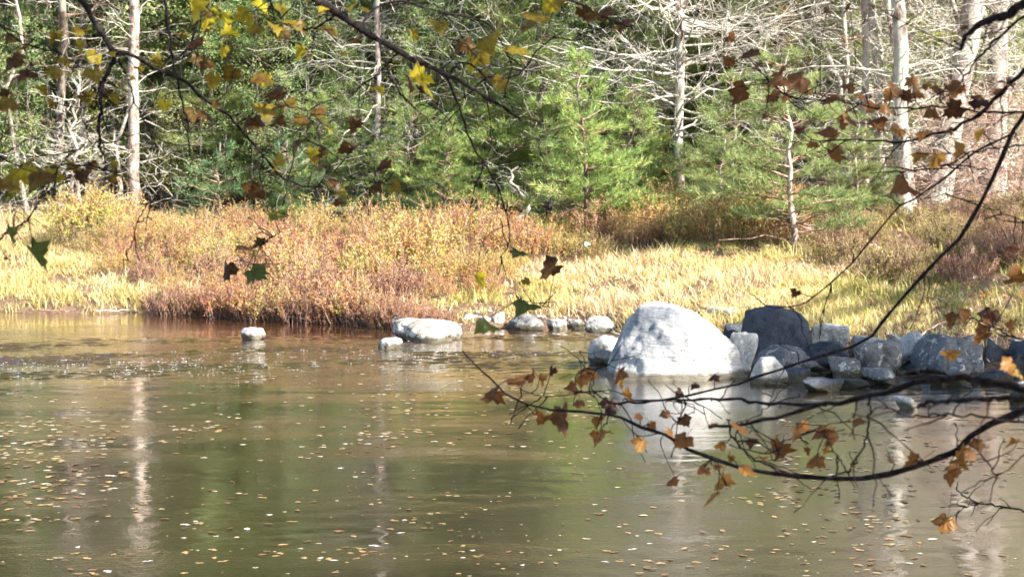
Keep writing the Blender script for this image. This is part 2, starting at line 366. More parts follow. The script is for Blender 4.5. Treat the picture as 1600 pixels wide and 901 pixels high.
wx = axis(-7.6, 7.6, .045, 60, 16); wy = np.concatenate([np.linspace(5.2, 10.9, 12), np.arange(11, 19.2, .06), np.arange(19.2, 25.2, .028), np.arange(25.2, 28.2, .06), [29, 30.5, 60]])
wx_, wy_ = np.meshgrid(wx, wy); i = np.arange(wx_.size).reshape(wx_.shape)
rng = np.random.RandomState(3)
def waves(n, l0, l1, spread, seed):
    r = np.random.RandomState(seed); h = 0 * wx_
    for q in range(n):
        l = math.exp(r.uniform(math.log(l0), math.log(l1))); a = r.normal(math.pi / 2, spread); ph = r.rand() * 6.28
        h = h + l * .16 / math.sqrt(n) * np.sin((wx_ * math.cos(a) + wy_ * math.sin(a)) * 6.283 / l + ph)
    return h                      # rms slope about .7
def lump(sx_, sy_, seed):
    r = np.random.RandomState(seed); h = 0 * wx_
    for q in range(9): h = h + np.sin(wx_ * r.normal(0, sx_) + wy_ * r.normal(0, sy_) + r.rand() * 6.28)
    return h / 3
rc = np.interp(wx_, [-7, -4, -1, 1.5, 3], [21.3, 21.9, 22.8, 23.4, 23.8]) + .35 * lump(.9, .3, 5)
hw = np.interp(wx_, [-7, -3, 1, 2.5], [1.5, 1.0, 1.3, 1.2])
riff = np.exp(-((wy_ - rc) / (hw * 1.15)) ** 2) * np.clip(.45 + .7 * lump(1.6, 3.0, 6), .06, 1) * (np.abs(wx_) < 7.5)
calm = np.clip(.45 + .8 * lump(.7, .9, 8), 0, 1)
inn = np.clip((7.5 - np.abs(wx_)) / .5, 0, 1) * (wy_ > 10.95) * (wy_ < 28.2)
wz = inn * (waves(40, .12, .30, .9, 1) * .62 * riff + waves(30, .14, .4, .6, 2) * (.005 + .042 * calm ** 2) + waves(14, .6, 2.2, .35, 4) * .006)
mb = MB(); mb.add(np.stack([wx_, wy_, wz], -1), f4=np.stack([i[:-1, :-1], i[:-1, 1:], i[1:, 1:], i[1:, :-1]], -1).reshape(-1, 4))
tag(link('water', mb.mesh('water', M['water'], True)), 'brown reflecting river water with ripples', 'water', kind='structure')

# ------------------------------------------------------------------ tree builders
def curve(p0, d, L, n, rng, droop=0., wob=.12):
    t = np.linspace(0, 1, n)[:, None]
    w_ = np.cumsum(rng.normal(0, wob, (n, 3)), 0) * L / n; w_[0] = 0
    return p0 + d * L * t + w_ + np.array([0, 0, -1.]) * droop * L * t * t
def trunk_path(H, lean, rng, n=14, wob=.05):
    wob = wob * 1.5
    t = np.linspace(0, 1, n)
    w_ = np.cumsum(rng.normal(0, wob, (n, 2)), 0); w_ -= w_[0]
    return np.stack([lean[0] * H * t + w_[:, 0], lean[1] * H * t + w_[:, 1], -.25 + (H + .25) * t], 1)
def interp_path(P, t):
    s = np.clip(t, 0, 1) * (len(P) - 1); k = min(int(s), len(P) - 2); f = s - k
    return P[k] * (1 - f) + P[k + 1] * f

def pine(name, H, R, cb, seed, r0=.06, needle='pine', bark='bark_dark', step=.28, tl=.13, nn=10, w_=.010, dead=0, lean=(0, 0), tdens=.085, updir=.35):
    """crown of needle tufts on real boughs; cb = height of the crown's base"""
    rng = np.random.RandomState(seed)
    root = bpy.data.objects.new(name, None); COL.objects.link(root)
    T = trunk_path(H, lean, rng, 12, .03)
    mb = MB(); tubes(mb, T, np.linspace(r0, .012, 12) * (1 + .25 * np.exp(-np.arange(12) * 1.2)), 8, .5)
    link('trunk', mb.mesh('trunk', M[bark], True), root)
    lb = []; tw = []; tp = []; td = []; tr = []
    z = cb
    while z < H - .1:
        t = z / H; base = interp_path(T, t)
        prof = min(1, (H - z) / (H - cb) * 1.05) ** .75 * (0.75 + .25 * min(1, (z - cb + .4) / .8))
        for k in range(rng.randint(3, 6)):
            a = rng.rand() * 2 * math.pi; L = R * prof * rng.uniform(.55, 1.15)
            if L < .1: continue
            el_ = rng.uniform(-.05, .3) + updir * t
            d = np.array([math.cos(a) * math.cos(el_), math.sin(a) * math.cos(el_), math.sin(el_)])
            C = curve(base + np.array([0, 0, rng.uniform(-.1, .1)]), d, L, 7, rng, droop=.12 - .2 * t, wob=.1)
            lb.append(C); rb = rng.rand()
            dh = nrm(np.array([-d[1], d[0], 0.]))
            s = .18
            while s < 1:
                p = interp_path(C, s); ax = nrm(interp_path(C, min(1, s + .1)) - interp_path(C, s - .05))
                sg = 1 if rng.rand() < .5 else -1
                l = (.5 - .35 * s) * L * rng.uniform(.5, 1.2) + .06
                dd = nrm(ax * .9 + dh * sg * rng.uniform(.4, 1.1) + np.array([0, 0, rng.uniform(-.1, .45)]))
                tw.append(curve(p, dd, l, 4, rng, wob=.1))
                m = max(1, int(l / tdens))
                for q in range(m):
                    u = (q + 1) / m
                    tp.append(interp_path(tw[-1], u)); td.append(nrm(dd + np.array([0, 0, .35]))); tr.append(np.clip(rb * .6 + rng.rand() * .5, 0, 1))
                s += rng.uniform(.04, .085) / max(L, .4) 
            tp.append(C[-1]); td.append(d); tr.append(rb)
        z += step * rng.uniform(.6, 1.3)
    bmb = MB()
    lb = np.array(lb); tubes(bmb, lb, np.linspace(.016, .005, 7)[None] * np.ones((len(lb), 1)) * (r0 / .06) ** .5, 4)
    if tw: tw = np.array(tw); tubes(bmb, tw, np.linspace(.005, .002, 4)[None] * np.ones((len(tw), 1)), 3)
    if dead:
        D = []
        for q in range(dead):
            zz = rng.uniform(.1 * H if cb > 1 else .1, max(cb, .6)); a = rng.rand() * 6.283; 
            D.append(curve(interp_path(T, zz / H), np.array([math.cos(a), math.sin(a), rng.uniform(-.2, .25)]), rng.uniform(.3, 1.1) * R * .8, 6, rng, .15, .25))
        tubes(bmb, np.array(D), np.linspace(.012, .003, 6)[None] * np.ones((len(D), 1)), 4)
    link('boughs', bmb.mesh('boughs', M['twig_brown' if bark != 'bark_pale' else 'twig_pale']), root)
    fm = MB(); needles(fm, np.array(tp), np.array(td), tl, nn, w_, .55, rng, np.array(tr))
    link('crown', fm.mesh('crown', M[needle]), root)
    return root

def bare(name, H, seed, r0, bark='bark_pale', twig='twig_pale', nb=60, zlo=.6, bl=(.6, 1.8), br=.012, lean=(0, 0), elev=(-.1, .5), sub=6, droop=.1, azr=None, crown=None, crown_z=9.0, crown_mat='far_needle', wob=.22, tr_wob=.05, zhi=None, curl=0.):
    """tall trunk with bare side branches; live crown higher up"""
    rng = np.random.RandomState(seed)
    root = bpy.data.objects.new(name, None); COL.objects.link(root)
    T = trunk_path(H, lean, rng, 16, tr_wob)
    mb = MB(); rad = np.linspace(r0, r0 * .35, 16); rad[0] *= 1.5; rad[1] *= 1.08
    tubes(mb, T, rad, 10, .5)
    link('trunk', mb.mesh('trunk', M[bark], True), root)
    A = []; B = []; Cc = []; ra = []
    zhi = zhi or H * .95
    for q in range(nb):
        z = rng.uniform(zlo, zhi)
        a = rng.rand() * 2 * math.pi if azr is None else rng.uniform(*azr)
        e = rng.uniform(*elev); L = rng.uniform(*bl)
        d = np.array([math.cos(a) * math.cos(e), math.sin(a) * math.cos(e), math.sin(e)])
        C = curve(interp_path(T, (z + .25) / (H + .25)), d, L, 8, rng, droop - curl * rng.rand(), wob); A.append(C); ra.append(br * L ** .5)
        for k in range(rng.randint(sub // 2, sub + 1)):
            s = rng.uniform(.2, 1); p = interp_path(C, s); ax = nrm(C[-1] - C[0])
            dd = nrm(ax + rng.normal(0, .55, 3)); l = L * rng.uniform(.2, .5)
            S = curve(p, dd, l, 5, rng, 0, wob * 1.2); B.append(S)
            for j in range(rng.randint(1, 4)):
                p2 = interp_path(S, rng.uniform(.2, 1)); Cc.append(curve(p2, nrm(dd + rng.normal(0, .6, 3)), l * rng.uniform(.3, .6), 4, rng, 0, wob))
    bm_ = MB()
    ra = np.array(ra)[:, None]
    tubes(bm_, np.array(A), ra * np.linspace(1, .35, 8), 4)
    if B: tubes(bm_, np.array(B), np.linspace(br * .45, br * .22, 5)[None] * np.ones((len(B), 1)), 3)
    if Cc: tubes(bm_, np.array(Cc), np.linspace(br * .28, br * .15, 4)[None] * np.ones((len(Cc), 1)), 3)
    link('branches', bm_.mesh('branches', M[twig]), root)
    if crown:
        P = []; D = []
        for q in range(crown):
            t = rng.uniform(crown_z / H, 1); c = interp_path(T, t); rr = (1 - t) ** .6 * 2.2 + .5
            a = rng.rand() * 6.283; rad_ = rr * rng.rand() ** .6
            cc = c + np.array([math.cos(a) * rad_, math.sin(a) * rad_, rng.normal(0, .25)])
            m = 22
            P.append(cc + rng.normal(0, 1, (m, 3)) * np.array([.28, .28, .11])); D.append(nrm(np.tile([math.cos(a), math.sin(a), .4], (m, 1))))
        fm = MB(); needles(fm, np.concatenate(P), np.concatenate(D), .26, 4, .035, .6, rng)
        link('crown', fm.mesh('crown', M[crown_mat]), root)
    return root

def shrub(name, H, R, seed, mat, stems=80, lv=26, ls=.026, stem_mat='twig_brown', spread=.35):
    rng = np.random.RandomState(seed)
    root = bpy.data.objects.new(name, None); COL.objects.link(root)
    S = []; P = []; D = []; rb = []
    for q in range(stems):
        a = rng.rand() * 6.283; r = R * rng.rand() ** .5
        b = np.array([math.cos(a) * r * .75, math.sin(a) * r * .75, -.05])
        d = nrm(np.array([math.cos(a) * spread * r / R, math.sin(a) * spread * r / R, 1]) + rng.normal(0, .15, 3))
        h = H * rng.uniform(.6, 1.1) * (1 - .35 * (r / R) ** 2)
        C = curve(b, d, h, 5, rng, 0, .15); S.append(C); c = np.clip(rng.normal(.5, .22), 0, 1)
        for k in range(3):
            s = rng.uniform(.35, .95); dd = nrm(d + rng.normal(0, .5, 3)); S2 = curve(interp_path(C, s), dd, h * .3, 5, rng, 0, .15); S.append(S2)
            for j in range(lv // 3):
                P.append(interp_path(S2, rng.rand()) + rng.normal(0, .015, 3)); D.append(dd); rb.append(np.clip(c + rng.normal(0, .15), 0, 1))
        for j in range(lv // 4):
            P.append(interp_path(C, rng.uniform(.4, 1)) + rng.normal(0, .015, 3)); D.append(d); rb.append(np.clip(c + rng.normal(0, .15), 0, 1))
    sm = MB(); S = np.array(S); tubes(sm, S, np.linspace(.006, .0025, 5)[None] * np.ones((len(S), 1)), 3)
    link('stems', sm.mesh('stems', M[stem_mat]), root)
    lm = MB(); P = np.array(P); leaves(lm, P, ls * rng.uniform(.7, 1.3, len(P)), rng, np.array(rb), D=np.array(D), long=1.3)
    link('foliage', lm.mesh('foliage', M[mat]), root)
    return root

def put(root, px, Y, rz=0., sc=1., label=None, cat='tree', group=None, dz=0.):
    x = (px - CX) / F * Y / math.cos(PITCH)
    root.location = (x, Y, float(ground(x, Y)) + dz); root.rotation_euler = (0, 0, rz)
    root.scale = (sc, sc, sc) if np.isscalar(sc) else sc
    tag(root, label, cat, group); return root
def putc(root, px, Y, rz=0., sc=1., label=None, cat=None, group=None):
    x = (px - CX) / F * Y / math.cos(PITCH)
    return copy_thing(root, (x, Y, float(ground(x, Y))), rz, sc, label, group, cat)

# ------------------------------------------------------------------ front trees, left to right
put(bare('pale_trunk_tree', 14, 11, .105, 'bark_pink', 'twig_pale', 70, .8, (.5, 1.6), .012, (.035, 0), crown=170, crown_z=9.0, tr_wob=.05), 214, 36.3, label='thick pale trunk with a pinkish sheen left of the first pine, at the shrub meadow', group=None)
put(bare('slender_tree', 12, 12, .06, 'bark_pale', 'twig_pale', 40, .8, (.4, 1.2), .010, (.0, .0), crown=90, tr_wob=.03), 213, 42, label='slender pale trunk close behind the thick pinkish trunk', cat='tree')
put(bare('grey_trunk_tree', 13, 13, .085, 'bark_dark', 'twig_brown', 40, 1, (.5, 1.5), .011, (-.01, 0), crown=150, tr_wob=.03), 93, 36, label='mid grey trunk rising from the left end of the meadow')
put(bare('broken_stem_tree', 2.5, 14, .05, 'bark_pale', 'twig_pale', 36, .3, (.3, .8), .012, (.03, 0), elev=(.1, 1.1), tr_wob=.06), 152, 35.5, label='short broken pale snag between the grey trunk and the pinkish trunk')
put(bare('dark_trunk_tree', 13, 15, .11, 'bark_dark', 'twig_brown', 40, 1, (.5, 1.6), .011, (.0, 0), crown=150, tr_wob=.03), 70, 41, label='dark brown trunk near the left edge, behind the grey trunk')
put(bare('pale_rear_trunk_tree', 13, 16, .10, 'bark_pink', 'twig_pale', 40, 1, (.5, 1.4), .011, (.01, 0), crown=150, tr_wob=.03), 178, 45, label='straight pale trunk behind the broken snag')
put(bare('edge_trunk_tree', 13, 17, .09, 'bark_dark', 'twig_brown', 40, 1, (.5, 1.4), .011, (.01, 0), crown=150, tr_wob=.03), 22, 43, label='dark slim trunk at the far left edge of the wood')
put(bare('slim_trunk_tree', 13, 18, .055, 'bark_pink', 'twig_pale', 80, 1.0, (.7, 2.0), .011, (-.012, 0), elev=(-.15, .35), crown=110, crown_z=7.5, tr_wob=.02), 592, 35, label='slim pinkish trunk with long level bare twigs, alone above the orange shrubs')
put(bare('snag', 11, 19, .085, 'bark_pale', 'twig_pale', 260, 1.2, (.9, 2.9), .014, (-.006, 0), elev=(-.2, .35), sub=9, droop=-.02, wob=.22, tr_wob=.02, curl=.3), 1062, 33, label='pale lichened snag with a fan of long bare level branches right of centre')
put(bare('leaning_trunk_tree', 12, 20, .10, 'bark_pink', 'twig_pale', 50, 1, (.5, 1.6), .011, (-.05, 0), crown=110, tr_wob=.05), 835, 44, label='leaning pinkish trunk half hidden behind yellow green leaves at centre')
put(bare('short_stub_tree', 1.0, 21, .05, 'bark_pale', 'twig_pale', 12, .2, (.2, .5), .008, (.0, 0)), 795, 33.5, label='knee high grey stub at the shrub edge below the centre pines', cat='tree stump')
put(bare('reddish_trunk_tree', 10, 22, .07, 'bark_pink', 'twig_brown', 50, .8, (.5, 1.5), .011, (-.06, 0), crown=80, tr_wob=.05), 1345, 33, label='slim reddish leaning trunk right of the young pine')
put(bare('white_trunk_tree', 12, 23, .085, 'bark_pale', 'twig_pale', 100, .8, (.5, 1.7), .012, (-.025, 0), crown=100, sub=8, tr_wob=.04), 1374, 33.5, label='white slender trunk between the reddish trunk and the twin trunk')
put(bare('twin_trunk_tree', 14, 24, .13, 'bark_pale', 'twig_pale', 120, .8, (.6, 1.9), .013, (-.012, 0), crown=160, sub=8, tr_wob=.03), 1408, 32.5, label='stout pale grey trunk, front one of the pair right of the white slender trunk')
put(bare('second_twin_tree', 13, 25, .075, 'bark_pale', 'twig_pale', 80, .8, (.5, 1.6), .012, (-.05, 0), crown=80, sub=8, tr_wob=.04), 1424, 33.2, label='thinner pale trunk hugging the right side of the stout pale trunk')
put(bare('leaning_grey_tree', 14, 26, .21, 'bark_pale', 'twig_pale', 110, .8, (.7, 2.0), .013, (.19, 0), crown=160, sub=8, tr_wob=.04), 1452, 33.5, label='thick trunk leaning strongly to the right, near the right edge')
put(bare('thick_right_tree', 15, 27, .19, 'bark_pale', 'twig_pale', 110, .8, (.7, 2.0), .013, (.01, 0), crown=190, sub=8, tr_wob=.04), 1546, 34.5, label='thick upright trunk at the right edge behind the leaning one')
for q_, (px_, Y_, r_, ln_, lab_) in enumerate([(1285, 34, .045, .03, 'wand thin pale trunk just left of the reddish trunk'), (1325, 35.5, .055, -.09, 'thin pale trunk leaning left across the reddish trunk'),
   (1475, 34.2, .05, .05, 'wand thin trunk beside the foot of the strongly leaning trunk'), (1505, 36, .07, -.08, 'slim pale trunk crossing behind the strongly leaning trunk'),
   (1385, 35, .05, .10, 'thin pale trunk leaning right behind the stout trunk'), (1590, 33.5, .06, -.04, 'thin pale trunk right of the thick upright trunk'),
   (1225, 36.5, .045, .07, 'wand thin trunk leaning right behind the young pine'), (540, 36.5, .04, .06, 'wand thin pale stem left of the slim trunk'),
   (905, 37.5, .045, -.07, 'thin leaning grey stem behind the lime green pine bush'), (760, 36, .035, .04, 'wand thin grey stem above the grey stub'),
   (122, 37, .045, .05, 'thin pale stem between the grey trunk and the broken snag'), (172, 36.6, .035, .0, 'thin pale stem between the broken snag and the thick pinkish trunk'), (50, 36, .04, .03, 'wand thin stem left of the grey trunk'), (262, 37.5, .04, .04, 'wand thin pale stem right of the thick pinkish trunk')]):
    put(bare('thin_tree', 9 + q_ % 3, 610 + q_, r_, 'bark_pale' if q_ % 3 else 'bark_pink', 'twig_pale', 50, .7, (.4, 1.5), .010, (ln_, 0), crown=50, crown_z=7.5, tr_wob=.11), px_, Y_, label=lab_)
put(bare('fallen_leaning_tree', 8, 28, .07, 'bark_pale', 'twig_pale', 60, .8, (.5, 1.6), .012, (-.55, .1), sub=8, tr_wob=.06), 1395, 37, label='dead trunk tilting far to the left across the pale trunks')

# young pines (in view, each its own)
p_a = put(pine('pine_tree', 2.75, 1.3, .5, 31, .05, 'pine_blue', 'bark_pink', .2, .14, 12, .011, dead=14), 1240, 28.6, label='young blue green pine on a bare grey stem in front of the snag wood')
p_b = put(pine('pine_tree', 5.0, 1.6, .3, 32, .06, 'pine', 'bark_dark', .25, .15, 12, .012), 345, 38, label='soft green young pine just right of the pinkish trunk')
p_c = put(pine('pine_tree', 3.0, 1.3, .15, 33, .05, 'pine_bright', 'bark_dark', .22, .14, 12, .012), 925, 31.5, label='bright lime green pine bush left of the snag')
p_d = put(pine('pine_tree', 6.0, 1.9, .4, 34, .07, 'pine', 'bark_dark', .3, .15, 11, .012), 690, 40, rz=1, label='tall mid green pine behind the slim trunk')
p_e = put(pine('pine_tree', 1.6, .95, .05, 35, .04, 'dark_needle', 'bark_dark', .2, .13, 12, .012), 352, 33.6, label='low dark teal pine seedling at the shrub edge under the soft green pine')
p_f = put(pine('pine_tree', 7.0, 2.3, 1.2, 36, .09, 'dark_needle', 'bark_dark', .34, .17, 10, .014, dead=14), 270, 41, label='dark spruce shading the gap behind the pinkish trunk')
pl = [(p_b, 440, 39.5, 2, 1.0, 'green pine filling the space left of the slim trunk'),
      (p_d, 520, 42, 4, 1.0, 'taller green pine behind the bare twigs left of the slim trunk'),
      (p_c, 640, 34.5, 2.2, .8, 'low yellowish pine bush between slim trunk and grey stub'),
      (p_c, 745, 34.8, 4, 1.0, 'round light green pine bush above the grey stub'),
      (p_d, 800, 42, 5, .95, 'green pine behind the leaning pinkish trunk'),
      (p_b, 860, 38, 3, .75, 'small green pine left of the lime green pine bush'),
      (p_b, 1010, 38, 5, .62, 'half grown pine in the shade behind the snag'),
      (p_d, 1175, 39, 2.5, 1.15, 'tall feathery green pine right of the snag'),
      (p_a, 1145, 32, 1.1, .8, 'low pine clump at the foot of the snag, right side'),
      (p_b, 1290, 37, 1.9, 1.0, 'green pine behind the young blue green pine'),
      (p_a, 1335, 31.5, 4.1, .6, 'knee high pine sprig beside the reddish trunk'),
      (p_e, 455, 34.3, 2, .9, 'small dark pine seedling left of the slim trunk foot'),
      (p_b, 35, 38.5, 1.2, .6, 'bright pine sapling at the left edge behind the meadow'),
      (p_d, 130, 46, 3.3, 1.1, 'deep green pine behind the leftmost trunks'),
      (p_c, 560, 36, 0.4, .95, 'pale green pine bush left of the slim trunk')]
pl += [(p_d, 480, 40.5, 3.5, 1.75, 'tallest green pine of the left half, its crown far above the view'),
      (p_d, 330, 40.5, .3, 1.6, 'very tall green pine behind the soft green young pine'),
      (p_d, 900, 41, 4.6, 1.6, 'very tall green pine behind the lime green pine bush'),
      (p_d, 1130, 42, 5.2, 1.6, 'very tall green pine between the snag and the feathery pine'),
      (p_d, 20, 42, 1.2, 1.6, 'very tall green pine at the left edge'),
      (p_d, 600, 38.5, 1, 1.05, 'full green pine close behind the slim trunk'),
      (p_d, 395, 38, 2.2, 1.1, 'full green pine with its top out of view, right of the soft green pine'),
      (p_c, 860, 34.5, 1, 1.25, 'broad yellow green pine bush left of and behind the lime green one'),
      (p_c, 985, 33, 2, .75, 'small lime pine bush touching the left of the snag'),
      (p_b, 1060, 36.8, 2, .8, 'pine half hidden behind the snag trunk'),
      (p_d, 1230, 37, .5, 1.0, 'tall pine directly behind the young blue green pine'),
      (p_c, 690, 33.6, 2.9, .62, 'low lime pine tuft left of the grey stub'),
      (p_d, 745, 37.5, 2.9, .95, 'tall green pine above the grey stub'),
      (p_c, 500, 34.8, 1.9, .7, 'low lime pine tuft between slim trunk and the dark seedling'),
      (p_b, 110, 40, 1.9, 1.2, 'green pine between the leftmost trunks'),
      (p_a, 1120, 30.8, 3, .55, 'knee high blue green pine tuft at the meadow edge left of the young pine'),
      (p_b, 1500, 38, 3, 1.1, 'pine behind the strongly leaning trunk')]
for src, px, Y, rz, sc, lab in pl: putc(src, px, Y, rz, sc, lab, 'tree')

# coloured broadleaf saplings
def sapling(name, H, R, seed, mat, n=900, ls=.07, bark='bark_dark', cb=1.0):
    rng = np.random.RandomState(seed)
    root = bpy.data.objects.new(name, None); COL.objects.link(root)
    T = trunk_path(H, (rng.uniform(-.04, .04), 0), rng, 10, .05); mb = MB(); tubes(mb, T, np.linspace(.035, .008, 10), 6, .5)
    link('trunk', mb.mesh('trunk', M[bark], True), root)
    S = []; P = []; rb = []
    for q in range(60):
        z = rng.uniform(cb, H * .97); a = rng.rand() * 6.28; L = R * rng.uniform(.5, 1.1) * (1 - .5 * z / H)
        C = curve(interp_path(T, z / H), np.array([math.cos(a), math.sin(a), rng.uniform(.1, .6)]), L, 6, rng, .1, .2); S.append(C)
        c = rng.rand()
        for k in range(n // 60):
            P.append(interp_path(C, rng.uniform(.25, 1)) + rng.normal(0, .09, 3)); rb.append(np.clip(c * .6 + .4 * rng.rand(), 0, 1))
    bm_ = MB(); S = np.array(S); tubes(bm_, S, np.linspace(.009, .003, 6)[None] * np.ones((len(S), 1)), 3); link('branches', bm_.mesh('branches', M['twig_brown']), root)
    fm = MB(); leaves(fm, np.array(P), ls * rng.uniform(.6, 1.3, len(P)), rng, np.array(rb), flat=.5); link('crown', fm.mesh('crown', M[mat]), root)
    return root
s_g = put(sapling('golden_sapling', 6.5, 1.3, 41, 'gold', 1500, .07, cb=3.2), 675, 43, label='golden leaved sapling high behind the main bough', cat='tree')
s_o = put(sapling('yellow_green_sapling', 5.2, 1.5, 42, 'olive', 1900, .075, cb=1.0), 850, 40.5, label='yellow green leafy sapling beside the leaning pinkish trunk', cat='tree')
s_l = put(sapling('light_green_sapling', 7.5, 1.9, 43, 'lime', 4200, .06, cb=.6), 500, 38.5, label='light green leafy tree just left of the slim pinkish trunk', cat='tree')
for px_, Y_, rz_, sc_, lab_ in [(410, 39, 1, 1.0, 'light green leafy tree between the soft green pine and the slim trunk'), (655, 37, 2, .8, 'light green leafy tree right of the slim trunk'),
    (725, 38.2, 3, 1.15, 'tall light green leafy tree above the centre pines'), (800, 37.2, 4, .72, 'light green leafy tree behind the grey stub, right side'), (880, 38.6, 5, 1.2, 'tall light green leafy tree behind the lime green pine bush'),
    (300, 38.3, .5, 1.0, 'light green leafy tree right of the thick pale trunk'), (140, 39, 1.5, .9, 'light green leafy tree behind the broken snag'), (25, 38, 2.5, .85, 'light green leafy tree at the left edge'),
    (980, 40, 3.5, 1.0, 'light green leafy tree left behind the snag'), (1165, 37.8, 4.5, 1.1, 'light green leafy tree between the snag and the young pine'), (1290, 39, 5.5, 1.1, 'light green leafy tree behind the leaning reddish trunk'),
    (470, 35.4, 3.9, .5, 'half grown light green tree in front of the dark pines left of the slim trunk'), (540, 35.8, 1.3, .55, 'half grown light green tree touching the slim trunk from the left'), (640, 35.2, 2.2, .5, 'half grown light green tree touching the slim trunk from the right'),
    (700, 35.6, .6, .58, 'half grown light green tree third from the slim trunk'), (765, 35.3, 5.1, .5, 'half grown light green tree above the grey stub'), (835, 35.2, 3.3, .52, 'half grown light green tree left of the lime green pine bush'),
    (395, 35.6, 4.4, .5, 'half grown light green tree above the dark teal seedling'), (310, 36, 2.8, .52, 'half grown light green tree near the thick pale trunk, right side'), (60, 36, 1.1, .45, 'half grown light green tree left of the grey trunk'),
    (1000, 32.6, 1.9, .26, 'knee high light green bush left of the snag foot'), (1090, 31.6, 2.9, .26, 'knee high light green bush right of the snag foot'), (860, 32.4, .9, .25, 'knee high light green bush left of the lime green pine'),
    (1180, 31.4, 3.9, .24, 'knee high light green bush left of the young pine stem'), (1310, 31.6, 4.9, .25, 'knee high light green bush right of the young pine stem'), (790, 35.8, 4.9, .5, 'half grown light green tree right above the grey stub'), (930, 35.4, 1.5, .55, 'half grown light green tree behind the lime green pine bush'),
    (440, 34.8, 2.5, .42, 'chest high light green bush right of the dark teal seedling'), (1000, 35.8, 2.1, .6, 'half grown light green tree left of the snag trunk'), (360, 37, 5.5, .75, 'light green tree behind the dark teal seedling'), (1200, 35.4, .4, .55, 'half grown light green tree behind the young pine, left side'), (230, 38, 1.7, .85, 'light green tree right behind the thick pale trunk'),
    (560, 34.4, .9, .32, 'waist high light green bush under the slim trunk'), (610, 34, 2.9, .28, 'waist high light green bush right of the slim trunk foot')]:
    putc(s_l, px_, Y_, rz_, sc_, lab_)
s_t = put(sapling('tall_leafy_tree', 11, 2.2, 44, 'lime', 9000, .085, cb=3.4), 345, 37.5, label='tall leafy tree with its green crown above the view, right of the thick pale trunk', cat='tree')
for px_, Y_, rz_, sc_, lab_ in [(470, 38, 1, 1.0, 'tall leafy tree with its crown above the view, left of the slim trunk'), (880, 37.5, 2, 1.0, 'tall leafy tree with its crown above the view, left of the snag'), (70, 38.5, 3, .95, 'tall leafy tree with its crown above the view, at the left edge'),
    (1215, 38, 4, .95, 'tall leafy tree with its crown above the view, behind the young pine'), (690, 39, 5, .95, 'tall leafy tree with its crown above the view, above the centre pines')]:
    putc(s_t, px_, Y_, rz_, sc_, lab_)
putc(s_o, 255, 37, 2, .42, 'small yellow sapling at the foot of the thick pinkish trunk')
putc(s_g, 1200, 36, 2, .55, 'small orange sapling behind the young blue green pine')
putc(s_o, 700, 36.5, 4, .6, 'low yellow green sapling between the slim trunk and the centre pines')
putc(s_g, 1110, 37.5, 3, .6, 'small orange leaved sapling right behind the snag')
putc(s_g, 775, 39, 2.2, 1.35, 'tall golden orange tree above the grey stub')
putc(s_g, 560, 41, 3.2, 1.1, 'golden tree high left of the slim trunk')
putc(s_o, 1350, 38, 3.2, 1.1, 'yellow green tree right of the reddish trunk')
putc(s_o, 640, 37.2, 1, .75, 'yellow green sapling just right of the slim trunk')
putc(s_o, 780, 35.5, 3, .7, 'yellow green sapling behind the grey stub')
putc(s_o, 1010, 35, 5, .5, 'short yellowish sapling left of the snag trunk')
putc(s_o, 150, 37.5, 5, .5, 'short yellowish sapling among the leftmost trunks')
putc(s_o, 1300, 40, 1, .9, 'loose yellow sapling behind the pale trunks on the right')

# rear trees of the wood
rng = np.random.RandomState(5)
proto = []
for k, (H, nm, bk, tw_) in enumerate([(15, 'needle_tree', 'bark_dark', 'twig_brown'), (14, 'needle_tree', 'bark_pink', 'twig_pale'), (16, 'needle_tree', 'bark_dark', 'twig_pale')]):
    o = bare(nm, H, 50 + k, .12, bk, tw_, 90, .8, (.6, 2.0), .013, (rng.uniform(-.02, .02), 0), crown=330, crown_z=3.0, crown_mat='far_needle', tr_wob=.06)
    proto.append(o)
used = [False] * 3
for q in range(46):
    Y = rng.uniform(43, 60); px = -150 + (q + rng.rand()) * 1900 / 46
    k = rng.randint(3); lab = 'tall dark needled tree deep in the wood behind the front row'; g = 'tall trees deep in the wood'
    if not used[k]: used[k] = True; put(proto[k], px, Y, rng.rand() * 6, 1, lab, 'tree', g)
    else: putc(proto[k], px, Y, rng.rand() * 6, rng.uniform(.85, 1.2), lab, 'tree', g)
spr = pine('pine_tree', 6.5, 2.1, .2, 61, .07, 'pine', 'bark_dark', .33, .2, 9, .018, tdens=.14)
first = True
for q in range(34):
    Y = rng.uniform(41, 52); px = -100 + (q + rng.rand()) * 1800 / 34
    lab = 'mid height pine in the dim second row of the wood'; g = 'mid height pines of the second row'
    if first: put(spr, px, Y, 0, 1, lab, 'tree', g); first = False
    else: putc(spr, px, Y, rng.rand() * 6, rng.uniform(.6, 1.15), lab, 'tree', g)
# the wood beyond: one dense mass of trunks and needles
mb = MB(); P = []; D = []
for q in range(260):
    Y = rng.uniform(60, 100); x = rng.uniform(-.42, .42) * Y; z0 = float(ground(x, Y)); H = rng.uniform(11, 17)
    for k in range(70):
        t = rng.rand() ** .8; a = rng.rand() * 6.28; rr = (2.6 * (1 - t) + .4) * rng.rand() ** .5
        c = np.array([x + math.cos(a) * rr, Y + math.sin(a) * rr, z0 + .3 + t * H])
        P.append(c + rng.normal(0, 1, (9, 3)) * np.array([.45, .45, .18])); D.append(np.tile([math.cos(a), math.sin(a), .2], (9, 1)))
P = np.concatenate(P); needles(mb, P, np.concatenate(D).astype(float), .55, 3, .14, .6, rng)
tag(link('far_wood', mb.mesh('far_wood', M['far_needle'])), 'dense dim evergreen wood closing the view far behind', 'woods', kind='stuff')

